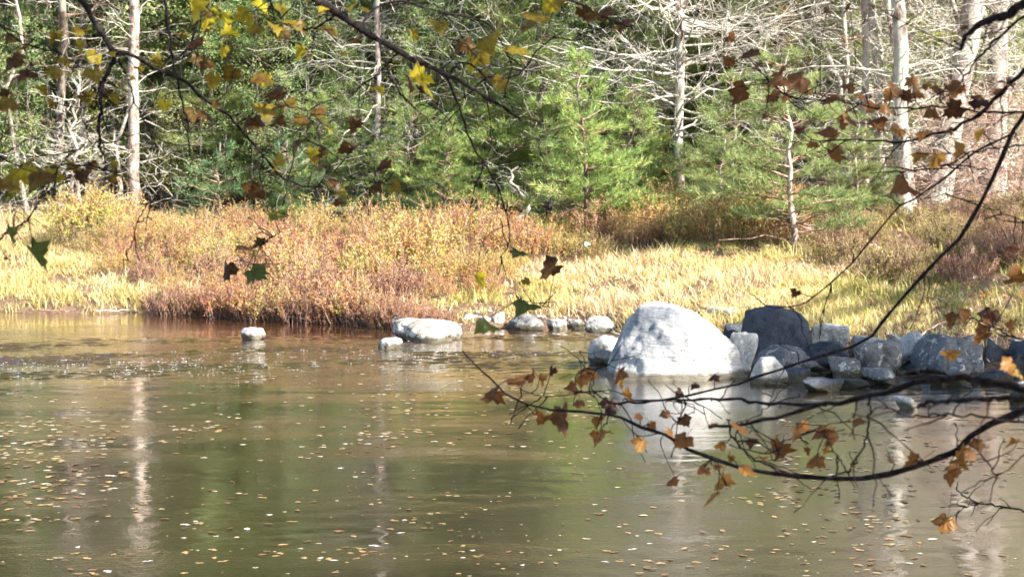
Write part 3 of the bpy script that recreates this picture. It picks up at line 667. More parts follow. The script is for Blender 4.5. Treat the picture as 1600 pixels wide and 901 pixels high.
# tangled bare brush in the right half of the wood and the low brush at left
def brush(name, n, seed, x0, x1, Y0, Y1, h, mat, label, lo=.3, hi=1.6, rad=.009):
    rng = np.random.RandomState(seed); A = []
    for q in range(n):
        Y = rng.uniform(Y0, Y1); px = rng.uniform(x0, x1); x = (px - CX) / F * Y; z = float(ground(x, Y)) + rng.rand() ** 1.3 * h
        e = rng.uniform(-.3, 1.1); a = rng.rand() * 6.28
        A.append(curve(np.array([x, Y, z]), np.array([math.cos(a) * math.cos(e), math.sin(a) * math.cos(e) * .5, math.sin(e)]), rng.uniform(lo, hi), 7, rng, .25, .35))
    m = MB(); A = np.array(A); tubes(m, A, rng.uniform(.4, 1.2, (n, 1)) * rad * np.linspace(1, .35, 7), 3)
    tag(link(name, m.mesh(name, M[mat])), label, 'brush', kind='stuff')
brush('brush', 2300, 71, 1180, 1640, 33, 38, 4.4, 'twig_pale', 'tangle of pale bare twigs between the right hand trunks')
brush('brush', 1100, 72, 1430, 1640, 30, 34, 1.9, 'twig_brown', 'reddish brown tangle of thin twigs at the foot of the right edge trunks', .2, .9, .007)
brush('brush', 1300, 73, 430, 1000, 33.2, 37, 4.0, 'twig_pale', 'thin grey dead twigs among the centre pines', .3, 1.2, .0045)
brush('brush', 500, 74, -30, 300, 34.5, 39, 1.4, 'twig_pale', 'low pale dead brush around the leftmost trunks', .2, .9, .008)
brush('brush', 500, 75, 60, 330, 37, 41, 4.5, 'twig_brown', 'brown dead twigs hanging between the left trunks', .4, 1.8, .007)

# ------------------------------------------------------------------ shrubs of the bank
SHR = [shrub('shrub', .95, .62, 101, 'shrub', 95, 30), shrub('shrub', .8, .55, 102, 'shrub', 85, 30), shrub('shrub', .6, .5, 103, 'shrub_red', 80, 26, .022),
       shrub('shrub', .6, .55, 104, 'shrub_green', 80, 28, .024), shrub('shrub', .95, .6, 105, 'shrub_gold', 100, 34, .03)]
SH_USED = [False] * 5
WHERE = {'rust brown shrubs along the waterline': ('rust brown shrub overhanging the water ', [(300, 'at the left corner of the thicket'), (370, 'just left of the white pointed stone'), (440, 'behind the white pointed stone'), (530, 'between the white pointed and small white stones'), (600, 'behind the small white stone'), (2000, 'by the broad lichened stone')]),
         'orange yellow shrubs of the wide thicket': ('orange yellow shrub ', [(420, 'high in the thicket above the white pointed stone'), (540, 'in mid thicket below the slim pinkish trunk'), (660, 'in the thicket above the lichened stone'), (2000, 'at the right end of the thicket below the grey stub')]),
         'golden shrubs of the left thicket': ('golden tan shrub ', [(200, 'at the edge of the left meadow'), (260, 'in front of the thick pale trunk'), (2000, 'right of the thick pale trunk at the thicket top')]),
         'low shrubs behind the sunny grass': ('low russet and green shrub behind the sunny grass ', [(920, 'near the grey stub'), (1010, 'under the lime green pine bush'), (1120, 'at the snag foot'), (2000, 'left of the young pine stem')]),
         'dull shrubs on the right bank': ('dull red green shrub on the right bank ', [(1400, 'beside the reddish trunk'), (1480, 'in front of the stout pale trunk'), (1560, 'in front of the strongly leaning trunk'), (9000, 'at the right edge')])}
def place_shrub(k, x, Y, rz, sc, lab, g):
    px_ = CX + x * F / Y; pre, bands = WHERE[g]; lab = pre + next(t_ for m_, t_ in bands if px_ < m_)
    if not SH_USED[k]:
        SH_USED[k] = True; o = SHR[k]; o.location = (x, Y, float(ground(x, Y))); o.rotation_euler = (0, 0, rz); o.scale = (sc,) * 3; tag(o, lab, 'shrub', g)
    else: copy_thing(SHR[k], (x, Y, float(ground(x, Y))), rz, sc, lab, g, 'shrub')
rng = np.random.RandomState(9)
def in_thicket(px, d):
    # px photo column, d metres behind the waterline
    if px < 130 or px > 800: return False
    lo = np.interp(px, [130, 190, 250, 300, 600, 650, 720, 800], [4.6, 1.8, .15, -.05, -.08, .3, .9, 3.0])
    hi = np.interp(px, [130, 300, 450, 800], [6.0, 7.0, 6.2, 5.6])
    return lo < d < hi
pts = []
for q in range(9000):
    x = rng.uniform(-7, .6); Y = rng.uniform(25, 34.5); px = CX + x * F / Y; d = Y - float(shore(x))
    if not in_thicket(px, d): continue
    if all((x - a) ** 2 + (Y - b) ** 2 > .62 ** 2 for a, b in pts): pts.append((x, Y))
for x, Y in pts:
    px = CX + x * F / Y; d = Y - float(shore(x))
    if rng.rand() < .1 and d > .6: continue
    if d < 1.9: lab, g, k = 'rust brown shrub of the thicket overhanging the waterline', 'rust brown shrubs along the waterline', int(rng.choice([1, 1, 2, 2]))
    elif px < 330: lab, g, k = 'golden tan shrub of the thicket left of the white stone in the water', 'golden shrubs of the left thicket', int(rng.choice([0, 4, 4, 1]))
    else: lab, g, k = 'orange yellow shrub in the wide thicket above the rust brown shrubs', 'orange yellow shrubs of the wide thicket', int(rng.choice([0, 1, 4, 0, 1]))
    place_shrub(k, x, Y, rng.rand() * 6.28, rng.uniform(.36, 1.02) * (1 if d > .6 else .85), lab, g)
for px in np.arange(255, 690, 17):
    Y = 27.; 
    for _ in range(6): Y = float(shore((px - CX) / F * Y)) + rng.uniform(-.05, .12)
    place_shrub(int(rng.choice([1, 2, 2])), (px - CX) / F * Y, Y, rng.rand() * 6.28, rng.uniform(.45, .75), 'rust brown shrub of the thicket overhanging the waterline', 'rust brown shrubs along the waterline')
for q in range(34):
    px = rng.uniform(800, 1260); Y = rng.uniform(29.3, 31.8); x = (px - CX) / F * Y
    place_shrub(int(rng.choice([0, 1, 3, 4])), x, Y, rng.rand() * 6.28, rng.uniform(.45, .8), 'low russet and green shrub between the sunny grass and the centre pines', 'low shrubs behind the sunny grass')
for q in range(54):
    px = rng.uniform(1310, 1680); Y = rng.uniform(25.4, 31.4); x = (px - CX) / F * Y
    place_shrub(int(rng.choice([2, 2, 3, 3])), x, Y, rng.rand() * 6.28, rng.uniform(.5, .85), 'dull red green shrub on the right bank above the stones', 'dull shrubs on the right bank')

# ------------------------------------------------------------------ grass, litter
def grass(name, n, seed, fn, mat, h, label, wdt=.0055):
    rng = np.random.RandomState(seed)
    # clumped
    nc = n // 22; cx = rng.uniform(-9.5, 9.5, nc * 4); cy = rng.uniform(20.2, 40, nc * 4)
    m = fn(CX + cx * F / cy, cy - shore(cx), cx, cy, rng); cx, cy = cx[m][:nc], cy[m][:nc]
    k = len(cx); X = np.repeat(cx, 22) + rng.normal(0, .07, k * 22); Y = np.repeat(cy, 22) + rng.normal(0, .07, k * 22)
    pa = .5 + .28 * np.sin(cx * 1.1 + 1.5 * np.sin(cy * .9)) + .22 * np.sin(cy * 2.3 - cx * .7); cl = np.repeat(np.clip(.55 * pa + .45 * rng.rand(k), 0, 1), 22); hh = np.repeat(rng.uniform(.5, 1.15, k), 22)
    Z = ground(X, Y); N = len(X)
    H = h * hh * rng.uniform(.55, 1.2, N) * (1 + .35 * np.sin(X * 2.1 + np.sin(Y * 1.7) * 2) + .3 * np.sin(Y * 3.3 + X * .9) * np.sin(X * 4.1)); a = rng.rand(N) * 6.28; le = rng.uniform(.2, 1.5, N) * H; H = H * rng.uniform(.4, 1.0, N)
    D = np.stack([np.cos(a) * le, np.sin(a) * le, 0 * a], 1); s = np.stack([-np.sin(a), np.cos(a), 0 * a], 1) * wdt * rng.uniform(.6, 1.4, (N, 1))
    P = np.stack([X, Y, Z - .02], 1); mid = P + D * .3 + np.array([0, 0, 1]) * H[:, None] * .62; tip = P + D + np.array([0, 0, 1]) * H[:, None]
    V = np.stack([P - s, P + s, mid + s * .7, mid - s * .7, tip], 1).reshape(-1, 3); b = np.arange(N)[:, None] * 5
    m_ = MB(); m_.add(V, f4=b + np.array([0, 1, 2, 3]), r=np.repeat(np.clip(cl * .55 + rng.rand(N) * .45, 0, 1), 5)); m_.f3.append(b + np.array([3, 2, 4]))
    tag(link(name, m_.mesh(name, M[mat])), label, 'grass', kind='stuff')
def g_left(px, d, x, y, rng): return (px < 330) & (d > .05) & (d < 9.5) & ~((px > 190) & (d > 1.2) & (d < 7)) 
def g_mid(px, d, x, y, rng): return (px > 640) & (px < 1330 + 300 * rng.rand(len(px)) ** 1.5) & (d > .15 + .4 * (px > 1180)) & (y < 29.8) & ((px > 780) | (d < 2.5)) & ((px < 1330) | (y < 25.2))
def g_right(px, d, x, y, rng): return (px > 1180) & (d > 1.2) & (y < 31) & ((y < 26) | (rng.rand(len(px)) < .35))
def g_back(px, d, x, y, rng): return (px > 640) & (px < 1500) & (y > 29) & (y < 32)
grass('grass', 75000, 201, g_left, 'grass', .23, 'straw coloured meadow grass on the left bank')
grass('grass', 90000, 202, g_mid, 'grass', .20, 'bright yellow dry grass behind the big boulder')
grass('grass', 40000, 203, g_right, 'grass_green', .22, 'mixed green and tan grass on the right bank')
grass('grass', 12000, 204, g_back, 'grass_green', .3, 'greenish grass at the foot of the centre pines')
def g_reed(px, d, x, y, rng): return (px < 640) & (np.abs(d) < .18)
grass('reeds', 5000, 205, g_reed, 'grass_green', .34, 'thin reeds standing along the left waterline', .006)
rng = np.random.RandomState(31)
n = 26000; X = rng.uniform(-10, 10, n); Y = rng.uniform(20.5, 42, n); d = Y - shore(X); px = CX + X * F / Y
k = (d > .03) & ((rng.rand(n) < .35) | (px > 1150)); X, Y = X[k], Y[k]
m = MB(); leaves(m, np.stack([X, Y, ground(X, Y) + rng.uniform(.0, .05, len(X))], 1), rng.uniform(.035, .085, len(X)), rng, flat=1.6)
tag(link('leaf_litter', m.mesh('leaf_litter', M['litter'])), 'fallen brown and pinkish leaves scattered over the bank', 'fallen leaves', kind='stuff')

# ------------------------------------------------------------------ rocks
def ico(sub):
    bm = __import__('bmesh').new(); __import__('bmesh').ops.create_icosphere(bm, subdivisions=sub, radius=1)
    v = np.array([p.co[:] for p in bm.verts]); f = np.array([[q.index for q in g.verts] for g in bm.faces]); bm.free(); return v, f
ICO5 = ico(6); ICO4 = ico(5)
from mathutils import noise as mn
def rock_mesh(name, dims, seed, mat, planes=None, soft=False, p=9, rough=.05, big=.12, hi=False):
    v, f = ICO5 if hi else ICO4
    rng = np.random.RandomState(seed)
    if planes is None:
        k_ = rng.randint(7, 12); N = nrm(rng.normal(0, 1, (k_, 3)) * np.array([1, 1, .8])); N = np.vstack([N, [[.1, 0, 1.]], [[0, 0, -1.]]]); Hh = rng.uniform(.66, 1.0, k_ + 2); p = rng.uniform(10, 26)
        if soft: N = nrm(rng.normal(0, 1, (13, 3)) * np.array([1, 1, .8])); N = np.vstack([N, [[0, 0, 1.]], [[0, 0, -1.]]]); Hh = rng.uniform(.8, 1.0, 15); p = 6
    else:
        N = nrm(np.array([q[0] for q in planes], float)); Hh = np.array([q[1] for q in planes])
    q = np.maximum(0, v @ N.T) / Hh
    r = (q ** p).sum(1) ** (-1 / p)
    o = np.array([seed * 3.1, seed * 1.7, seed * .9])
    dn = np.array([mn.fractal(Vector(a * 1.5 + o), 1.0, 2.0, 3) * big + mn.fractal(Vector(a * 6 + o), .8, 2.0, 4) * rough * .5 for a in v])
    V = v * (r * (1 + dn))[:, None]
    if planes is None: V = V / np.abs(V).max(0)
    V = V * np.array(dims) / 2 if planes is None else V * np.array(dims)
    m = MB(); m.add(V, f3=f); return m.mesh(name, M[mat], True)
def sd_g(l): return 'tilted slab' in l
def rock(x0, x1, y0, y1, label, mat='rock', seed=1, Y=None, cat='rock', group=None, deep=.95, roll=0., bury=.22, name='rock', **kw):
    """stone seen between photo columns x0..x1 and rows y0 (top)..y1 (foot)"""
    if Y is None: Y = depth_on((x0 + x1) / 2, y1)
    s = Y / F; W = (x1 - x0) * s * (1.3 if x0 > 1190 else 1.12 if sd_g(label) else 1.0); H = (y1 - y0) * s; Hf = H / (1 - bury)
    me = rock_mesh('rock', (W * 1.02, W * deep, Hf * 1.03), seed, mat, **kw)
    o = link(name, me); c = at((x0 + x1) / 2, (y0 + y1) / 2, Y + W * deep * .35)
    top = at((x0 + x1) / 2, y0, Y + W * deep * .35)
    o.location = (c[0], c[1], top[2] - Hf / 2); o.rotation_euler = (0, roll, 0)
    tag(o, label, cat, group); return o
# the big boulder, lofted from its outline: ridge at the left top, long shoulder to the right
bp = [((-.91, -.08, .40), .655), ((-.57, 0, .82), .80), ((0, 0, 1), .82), ((.32, .05, .95), .745), ((.54, 0, .84), .735), ((.757, .05, .653), .735), ((.99, 0, .14), .76), ((-1, 0, -.1), .76),
      ((-.48, -.70, .52), .60), ((.30, -.80, .52), .66), ((0, -1, .12), .60), ((.62, -.75, .2), .66), ((0, 1, .25), .55), ((-.6, .8, .2), .6), ((.6, .8, .2), .65), ((0, 0, -1), .35)]
bme = rock_mesh('boulder', (1, 1, 1), 77, 'boulder', planes=bp, p=18, big=.06, rough=.05, hi=True)
bo = link('boulder', bme); YB = depth_on(1050, 594); cB = at(1052, 594, YB + .5); bo.location = (cB[0] - .02, cB[1], .0); bo.scale = (.94, .93, .90)
tag(bo, 'huge pale granite boulder standing at the water edge', 'boulder')
rk = [
 (918, 985, 524, 566, 'low pale stone at the left foot of the huge boulder', 'rock_white', 2, 21.3),
 (1126, 1182, 516, 592, 'rounded pale stone pressed against the right side of the huge boulder', 'rock_white', 3, 20.3),
 (1172, 1232, 556, 600, 'squarish white topped stone in the water right of the huge boulder', 'rock_white', 4, None),
 (1164, 1268, 481, 552, 'big dark blue grey block on top of the stone heap', 'rock_shaded', 5, 20.9),
 (1130, 1174, 503, 540, 'dark grey stone wedged between the huge boulder and the dark block', 'rock_shaded', 6, 21.6),
 (1262, 1332, 504, 548, 'pale wedge shaped stone right of the dark block', 'rock_white', 7, 21.2),
 (1172, 1292, 536, 592, 'long tilted slab under the dark block', 'rock', 8, 20.5),
 (1262, 1322, 530, 566, 'dark lumpy stone below the pale wedge', 'rock_shaded', 9, 20.6),
 (1300, 1356, 550, 594, 'blue grey stone right of the tilted slab', 'rock', 10, 20.1),
 (1342, 1406, 532, 586, 'round stone with speckled top in the middle of the heap', 'rock', 11, 20.2),
 (1354, 1402, 573, 596, 'flat pale stone at the water under the speckled round stone', 'rock', 12, 19.6),
 (1330, 1384, 524, 548, 'low pale stone behind the speckled round stone', 'rock_white', 13, 21.1),
 (1408, 1454, 518, 560, 'upright pale oval stone leaning right', 'rock_white', 14, 20.9),
 (1440, 1532, 524, 592, 'big rounded grey stone, largest at the right of the heap', 'rock', 15, 20.2),
 (1416, 1456, 556, 588, 'small dark stone in front of the oval stone', 'rock_shaded', 16, 19.9),
 (1508, 1582, 526, 584, 'angular blue grey stone right of the largest rounded one', 'rock_shaded', 17, 20.6),
 (1568, 1650, 534, 592, 'dark stone cut by the right edge of the view', 'rock_shaded', 18, 20.6),
 (1258, 1312, 589, 613, 'smooth wet stone low in the water in front of the slab', 'rock_shaded', 19, None),
 (1386, 1432, 520, 556, 'tan stone behind the oval stone', 'rock_lichen', 20, 21.3),
 (1402, 1436, 618, 640, 'small white stone alone in the shaded water', 'rock_white', 21, None),
 (1582, 1640, 594, 628, 'blue grey stone in the water at the right edge', 'rock', 22, None),
 (1484, 1516, 566, 592, 'fist shaped stone at the foot of the largest rounded stone', 'rock', 23, 19.6),
 (1214, 1262, 572, 598, 'black wet stone under the tilted slab', 'rock_shaded', 24, 19.9),
 (1310, 1350, 590, 606, 'sunken dark stone between the flat pale stone and the smooth wet one', 'rock_shaded', 25, None),
 (1452, 1496, 586, 602, 'flat dark wet stone below the largest rounded stone', 'rock_shaded', 26, None),
 (1532, 1580, 576, 600, 'low blackish stone at the water under the angular stone', 'rock_shaded', 27, None),
 (612, 732, 494, 534, 'broad stone blotched with white lichen, mid stream', 'rock_lichen', 28, None),
 (588, 629, 528, 546, 'small white stone in front of the lichened stone', 'rock_white', 29, None),
 (376, 418, 511, 531, 'white pointed stone alone in the water under the thicket', 'rock_white', 30, None),
 (596, 652, 491, 520, 'mossy tan stone behind the left end of the lichened stone', 'rock_lichen', 31, 24.9),
 (716, 748, 490, 512, 'pale stone at the bank right of the lichened stone', 'rock_white', 32, None),
 (746, 772, 494, 512, 'little grey stone second on the far bank row', 'rock_white', 38, None),
 (770, 794, 487, 508, 'narrow white stone behind the green leaf', 'rock_white', 33, 25.2),
 (788, 850, 490, 516, 'wide flat topped pale stone in the far bank row', 'rock', 34, None),
 (853, 890, 496, 517, 'round spotted stone near the right end of the far bank row', 'rock_lichen', 35, None),
 (886, 918, 498, 515, 'small tan stone touching the round spotted one', 'rock', 36, None),
 (914, 968, 494, 520, 'pale stone behind the left shoulder of the huge boulder', 'rock_white', 37, None),
 (1088, 1188, 479, 506, 'long flat white stone lying in the grass behind the huge boulder', 'rock_white', 39, 23.3),
 (1308, 1340, 476, 486, 'small flat white stone in the grass of the right bank', 'rock_white', 40, 23.8),
 (902, 926, 376, 384, 'tiny white stone far back in the grass', 'rock_white', 41, 29.0),
 (345, 358, 372, 380, 'tiny white stone among the orange shrubs', 'rock_white', 42, 30.2),
]
ROCKS = {}
BLOCK = [((-1, -.2, .12), .44), ((-.12, 0, .99), .50), ((.42, -.1, .9), .47), ((.97, -.3, .1), .46), ((0, -1, .15), .45), ((-.6, -.7, .3), .49), ((.5, -.8, .4), .47), ((0, 1, 0), .45), ((0, 0, -1), .5), ((.7, .3, .6), .47)]
for (a, b, c_, d_, lab, mt, sd_, Y) in rk:
    ROCKS[sd_] = rock(a, b, c_, d_, lab, mt, sd_, Y, soft=sd_ in (2, 3, 4, 11, 14, 28, 29, 30, 34, 37), **({'planes': BLOCK, 'p': 22} if sd_ == 5 else {}))
rng = np.random.RandomState(55)
first = None
for q in range(120):
    px = rng.uniform(1190, 1680) if q < 90 else rng.uniform(600, 960)
    Y = rng.uniform(19.3, 21.6) if q < 90 else rng.uniform(24.6, 25.5)
    x = (px - CX) / F * Y; s = rng.uniform(.09, .26) if q < 90 else rng.uniform(.06, .15); s *= .8 if q < 90 else 1
    z = max(float(ground(x, Y)), -.05) + s * .15
    lab, g, mt = ('cobble packed between the larger stones of the heap', 'cobbles in the stone heap', 'rock_shaded' if q % 3 else 'rock') if q < 90 else ('cobble lying along the far bank between the bigger stones', 'cobbles along the far bank', 'rock_white')
    o = link('cobble', rock_mesh('cobble', (s * 1.2, s, s * .75), 300 + q % 9, mt) if q < 9 or q == 90 else first[q % 9] if q < 90 else first[9]); first = (first or []); first += [o.data] if q < 9 or q == 90 else []
    o.location = (x, Y, z); o.rotation_euler = (0, 0, rng.rand() * 6); tag(o, lab, 'cobble', g)

# driftwood
def stick(pts, r, label, mat='twig_pale', name='driftwood', twigs=3, seed=1):
    rng = np.random.RandomState(seed); P = np.array([at(*p) for p in pts]); P = np.array([interp_path(P, t) for t in np.linspace(0, 1, 12)]) + rng.normal(0, r * .5, (12, 3))
    c = P[0].copy(); m = MB(); tubes(m, P - c, np.linspace(r, r * .4, 12), 7)
    o = link(name, m.mesh(name, M[mat], True)); o.location = c
    S = []
    for k in range(twigs):
        p = interp_path(P, rng.uniform(.3, .95)) - c; S.append(curve(p, nrm(P[-1] - P[0] + rng.normal(0, .5, 3)), np.linalg.norm(P[-1] - P[0]) * rng.uniform(.15, .35), 6, rng, 0, .2))
    if S:
        m = MB(); tubes(m, np.array(S), np.linspace(r * .4, r * .15, 6)[None] * np.ones((len(S), 1)), 4); link('side_twigs', m.mesh('side_twigs', M[mat]), o)
    tag(o, label, 'driftwood'); return o
stick([(1310, 528, 21.9), (1420, 522, 22.1), (1560, 529, 22.0), (1650, 534, 22)], .022, 'long pale driftwood pole lying behind the stone heap', seed=1)
stick([(1425, 530, 21.6), (1470, 505, 21.9), (1500, 492, 22.0)], .012, 'thin forked stick rising from behind the oval stone', 'twig_brown', seed=2)
stick([(1530, 545, 21.5), (1570, 520, 21.7), (1590, 486, 21.8)], .013, 'broken brown stick leaning on the angular stone', 'twig_brown', seed=3)
stick([(1380, 408, 28), (1425, 414, 28), (1470, 426, 27.6), (1520, 432, 27.4)], .03, 'weathered log lying in the grass of the right bank', 'twig_pale', seed=4)
stick([(648, 484, 25.6), (668, 480, 25.7), (682, 484, 25.8)], .02, 'short bleached stick above the lichened stone', 'twig_pale', seed=5)
stick([(698, 494, 25.3), (706, 478, 25.4), (710, 470, 25.4)], .008, 'thin upright stick beside the lichened stone', 'twig_pale', twigs=0, seed=6)
stick([(335, 465, 27.7), (380, 486, 27.3), (420, 498, 27)], .012, 'bent grey stick hanging from the thicket to the water', 'twig_pale', seed=7)
for q_, (a_, b_, lab_) in enumerate([((60, 484), (118, 489), 'thin stick lying at the left waterline'), ((150, 487), (205, 492), 'dark wet stick at the end of the left meadow'), ((262, 497), (300, 503), 'short wet stick at the left end of the rust brown shrubs'),
      ((450, 500), (505, 508), 'pale stick lying under the rust brown shrubs'), ((540, 498), (575, 511), 'dark stick poking out of the shrubs into the water'), ((955, 500), (1000, 494), 'short stick behind the left shoulder of the huge boulder')]):
    Ya = float(shore(at(a_[0], a_[1], 27)[0])) - .05; Yb = float(shore(at(b_[0], b_[1], 26.5)[0])) - .1
    A_ = [(a_[0], 0, Ya), (b_[0], 0, Yb)]; 
    A_ = [(p_[0], 195 + (2.5 - .05) * F / p_[2], p_[2]) for p_ in A_]
    stick(A_, .010, lab_, 'twig_pale' if q_ % 2 else 'twig_brown', twigs=3, seed=20 + q_)
stick([(1100, 480, 24), (1125, 500, 23.2), (1180, 502, 23)], .015, 'short branch lying along the long flat white stone', 'twig_brown', seed=8)

# ------------------------------------------------------------------ things floating on the water
def lobed(n=5, cup=.15, seed=0):
    """maple leaf blade in its own plane, unit width; returns verts, tris"""
    rng = np.random.RandomState(seed)
    tips = [(-90, .10), (-66, .34), (-45, .46), (-24, .40), (4, .60), (17, .47), (29, .50), (46, .38), (60, .57), (77, .50), (90, .70), (103, .50), (120, .57), (134, .38), (151, .50), (163, .47), (176, .60), (204, .40), (225, .46), (246, .34)]
    a = np.radians([t[0] for t in tips]); r = np.array([t[1] for t in tips]) * rng.uniform(.88, 1.12, len(tips))
    x = np.cos(a) * r; y = np.sin(a) * r + .12
    out = np.stack([x, y, -cup * 2.2 * x ** 2 + cup * 1.0 * y * np.abs(y) + rng.normal(0, .03, len(x))], 1)
    inn = np.stack([x * .5, y * .5 + .03, -cup * .5 * x ** 2 + .03 * np.sin(a * 5)], 1); k = len(x)
    V = np.vstack([[[0, 0, .02]], inn, out]); I = np.arange(k); J = (I + 1) % k
    f = np.vstack([np.stack([0 * I, 1 + I, 1 + J], 1), np.stack([1 + I, 1 + k + I, 1 + k + J], 1), np.stack([1 + I, 1 + k + J, 1 + J], 1)])
    return V, f
LF = [lobed(seed=s, cup=c) for s, c in ((1, .12), (2, .3), (3, .45), (4, .2), (5, .6))]
rng = np.random.RandomState(77)
pts = []
def patch(n, x0, x1, y0, y1, s0=.03, s1=.06, yb=(.1, 1)):
    cl = [(rng.uniform(x0, x1), rng.uniform(y0, y1)) for _ in range(max(3, n // 9))]
    for q in range(n):
        if rng.rand() < .6:
            c = cl[rng.randint(len(cl))]; px, py = c[0] + rng.normal(0, 34), c[1] + rng.normal(0, 7)
        else: px, py = rng.uniform(x0, x1), rng.uniform(y0, y1)
        if py < 540 or py > 930: continue
        Y = depth_on(px, py); x = (px - CX) / F * Y; 
        if Y > shore(x) - .2: continue
        if abs(px - 1060) < 150 and py < 610: continue
        pts.append((x, Y, rng.uniform(s0, s1), rng.uniform(*yb)))
patch(300, -20, 170, 640, 790, .035, .075); patch(260, 0, 620, 585, 720); patch(280, 560, 960, 580, 700)
patch(190, 1180, 1430, 650, 790, .035, .07); patch(130, 0, 560, 760, 900, .03, .065); patch(110, 520, 1010, 700, 900, .025, .055)
patch(520, -20, 1620, 600, 920, .01, .026)
patch(170, 940, 1600, 760, 900, .03, .06, (0, .9)); patch(90, 1420, 1620, 650, 760)
pts = [q for q in pts if rng.rand() < .8]
pts.sort(key=lambda q: -q[2] / q[1] ** 2)
lm = [None] * 15; kinds = [('pale cream fallen leaf floating flat on the brown water', 'pale floating leaves'), ('yellow orange fallen leaf floating flat on the brown water', 'yellow orange floating leaves'), ('rusty brown fallen leaf floating flat on the brown water', 'rusty floating leaves')]
for q, (x, Y, s, c) in enumerate(pts[:290]):
    kk = 0 if c > .8 else (1 if c > .42 else 2); key = kk * 5 + rng.randint(5)
    if lm[key] is None:
        V, f = LF[key % 5]; m = MB(); m.add(V * np.array([1.25, .8, .035]), f3=f, r=[.92, .55, .2][kk] + rng.uniform(-.08, .08)); lm[key] = m.mesh('floating_leaf', M['float'], True)
    o = link('floating_leaf', lm[key]); o.location = (x, Y, .005); o.rotation_euler = (rng.normal(0, .02), rng.normal(0, .02), rng.rand() * 6.28); o.scale = (s * .9,) * 3
    tag(o, kinds[kk][0], 'leaf', kinds[kk][1])
mb = MB()
for (x, Y, s, c) in pts[290:]:
    V, f = LF[rng.randint(5)]; a = rng.rand() * 6.28; V = V * s; V = np.stack([V[:, 0] * math.cos(a) - V[:, 1] * math.sin(a), V[:, 0] * math.sin(a) + V[:, 1] * math.cos(a), V[:, 2] * .04], 1)
    mb.add(V + np.array([x, Y, .004]), f3=f, r=c)
tag(link('drifting_leaves', mb.mesh('drifting_leaves', M['float'])), 'countless smaller leaf fragments drifting all over the water', 'floating leaves', kind='stuff')
# white flecks added in the riffle as painted sparkle, where sky glints are weak
mb = MB(); n = 420
bx, bf = ico(1)
for q in range(n):
    px = rng.uniform(-20, 900) if q < 320 else rng.uniform(-20, 400); py = rng.normal(np.interp(px, [0, 300, 600, 900], [575, 572, 560, 545]), 13)
    if py < 520: continue
    Y = depth_on(px, py); x = (px - CX) / F * Y
    if Y > shore(x) - .3: continue
    for j in range(rng.randint(1, 5)): mb.add(bx * np.array([1.5, 1, .12]) * rng.uniform(.0025, .008) + np.array([x + rng.normal(0, .03), Y + rng.normal(0, .02), .012]), f3=bf)
tag(link('glint_flecks', mb.mesh('glint_flecks', M['glint_flecks'])), 'white flecks painted as glints on the broken water', 'glint_flecks', kind='stuff')

# ------------------------------------------------------------------ near maples whose branches hang into the view
M['leaf_yellow'] = leafmat('yellow_maple_leaf', [(0, (.05, .022, .01)), (.2, (.10, .05, .012)), (.45, (.27, .21, .02)), (.62, (.46, .37, .025)), (.82, (.62, .50, .035)), (.9, (.10, .12, .025)), (1, (.09, .115, .025))], .6, .45, 60, .18)
M['leaf_russet'] = leafmat('russet_maple_leaf', [(0, (.035, .015, .01)), (.3, (.13, .055, .018)), (.6, (.25, .115, .025)), (1, (.36, .22, .04))], .55, .45, 60, .18)
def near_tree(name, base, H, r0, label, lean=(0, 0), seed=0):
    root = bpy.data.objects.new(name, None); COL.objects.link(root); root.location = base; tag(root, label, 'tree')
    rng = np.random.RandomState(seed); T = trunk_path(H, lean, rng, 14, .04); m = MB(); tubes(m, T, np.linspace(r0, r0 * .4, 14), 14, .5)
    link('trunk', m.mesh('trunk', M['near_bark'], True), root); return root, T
def smooth(P, n):
    P = np.array(P, float); k = len(P); t = np.linspace(0, k - 1, n); out = []
    for u in t:
        i_ = min(int(u), k - 2); f = u - i_; p0 = P[max(i_ - 1, 0)]; p1 = P[i_]; p2 = P[i_ + 1]; p3 = P[min(i_ + 2, k - 1)]
        out.append(.5 * (2 * p1 + (p2 - p0) * f + (2 * p0 - 5 * p1 + 4 * p2 - p3) * f * f + (3 * p1 - p0 - 3 * p2 + p3) * f ** 3))
    return np.array(out)
def leaf_add(mb, p, s, rng, c, face=None, squash=1.0):
    V, f = LF[rng.randint(5)]; V = V * s
    n_ = nrm(np.array([rng.normal(0, .5), -.62 + rng.normal(0, .3), rng.choice([-1, 1], p=[.3, .7]) * rng.uniform(.15, 1.1)])) if face is None else face
    a = rng.uniform(-1.3, 1.3) + math.pi; up = np.array([math.sin(a), 0, math.cos(a)]); up = nrm(up - n_ * (up @ n_)); rt = np.cross(up, n_)
    W = V[:, :1] * rt * squash + V[:, 1:2] * up + V[:, 2:3] * n_
    mb.add(p + W, f3=f, r=c)
    # stalk
    st = np.array([p - up * s * .05, p - up * s * .35 + n_ * s * .1, p - up * s * .7 + rng.normal(0, s * .12, 3)]); tubes(mb, st, np.array([.0007, .0007, .0009]), 3, .1)
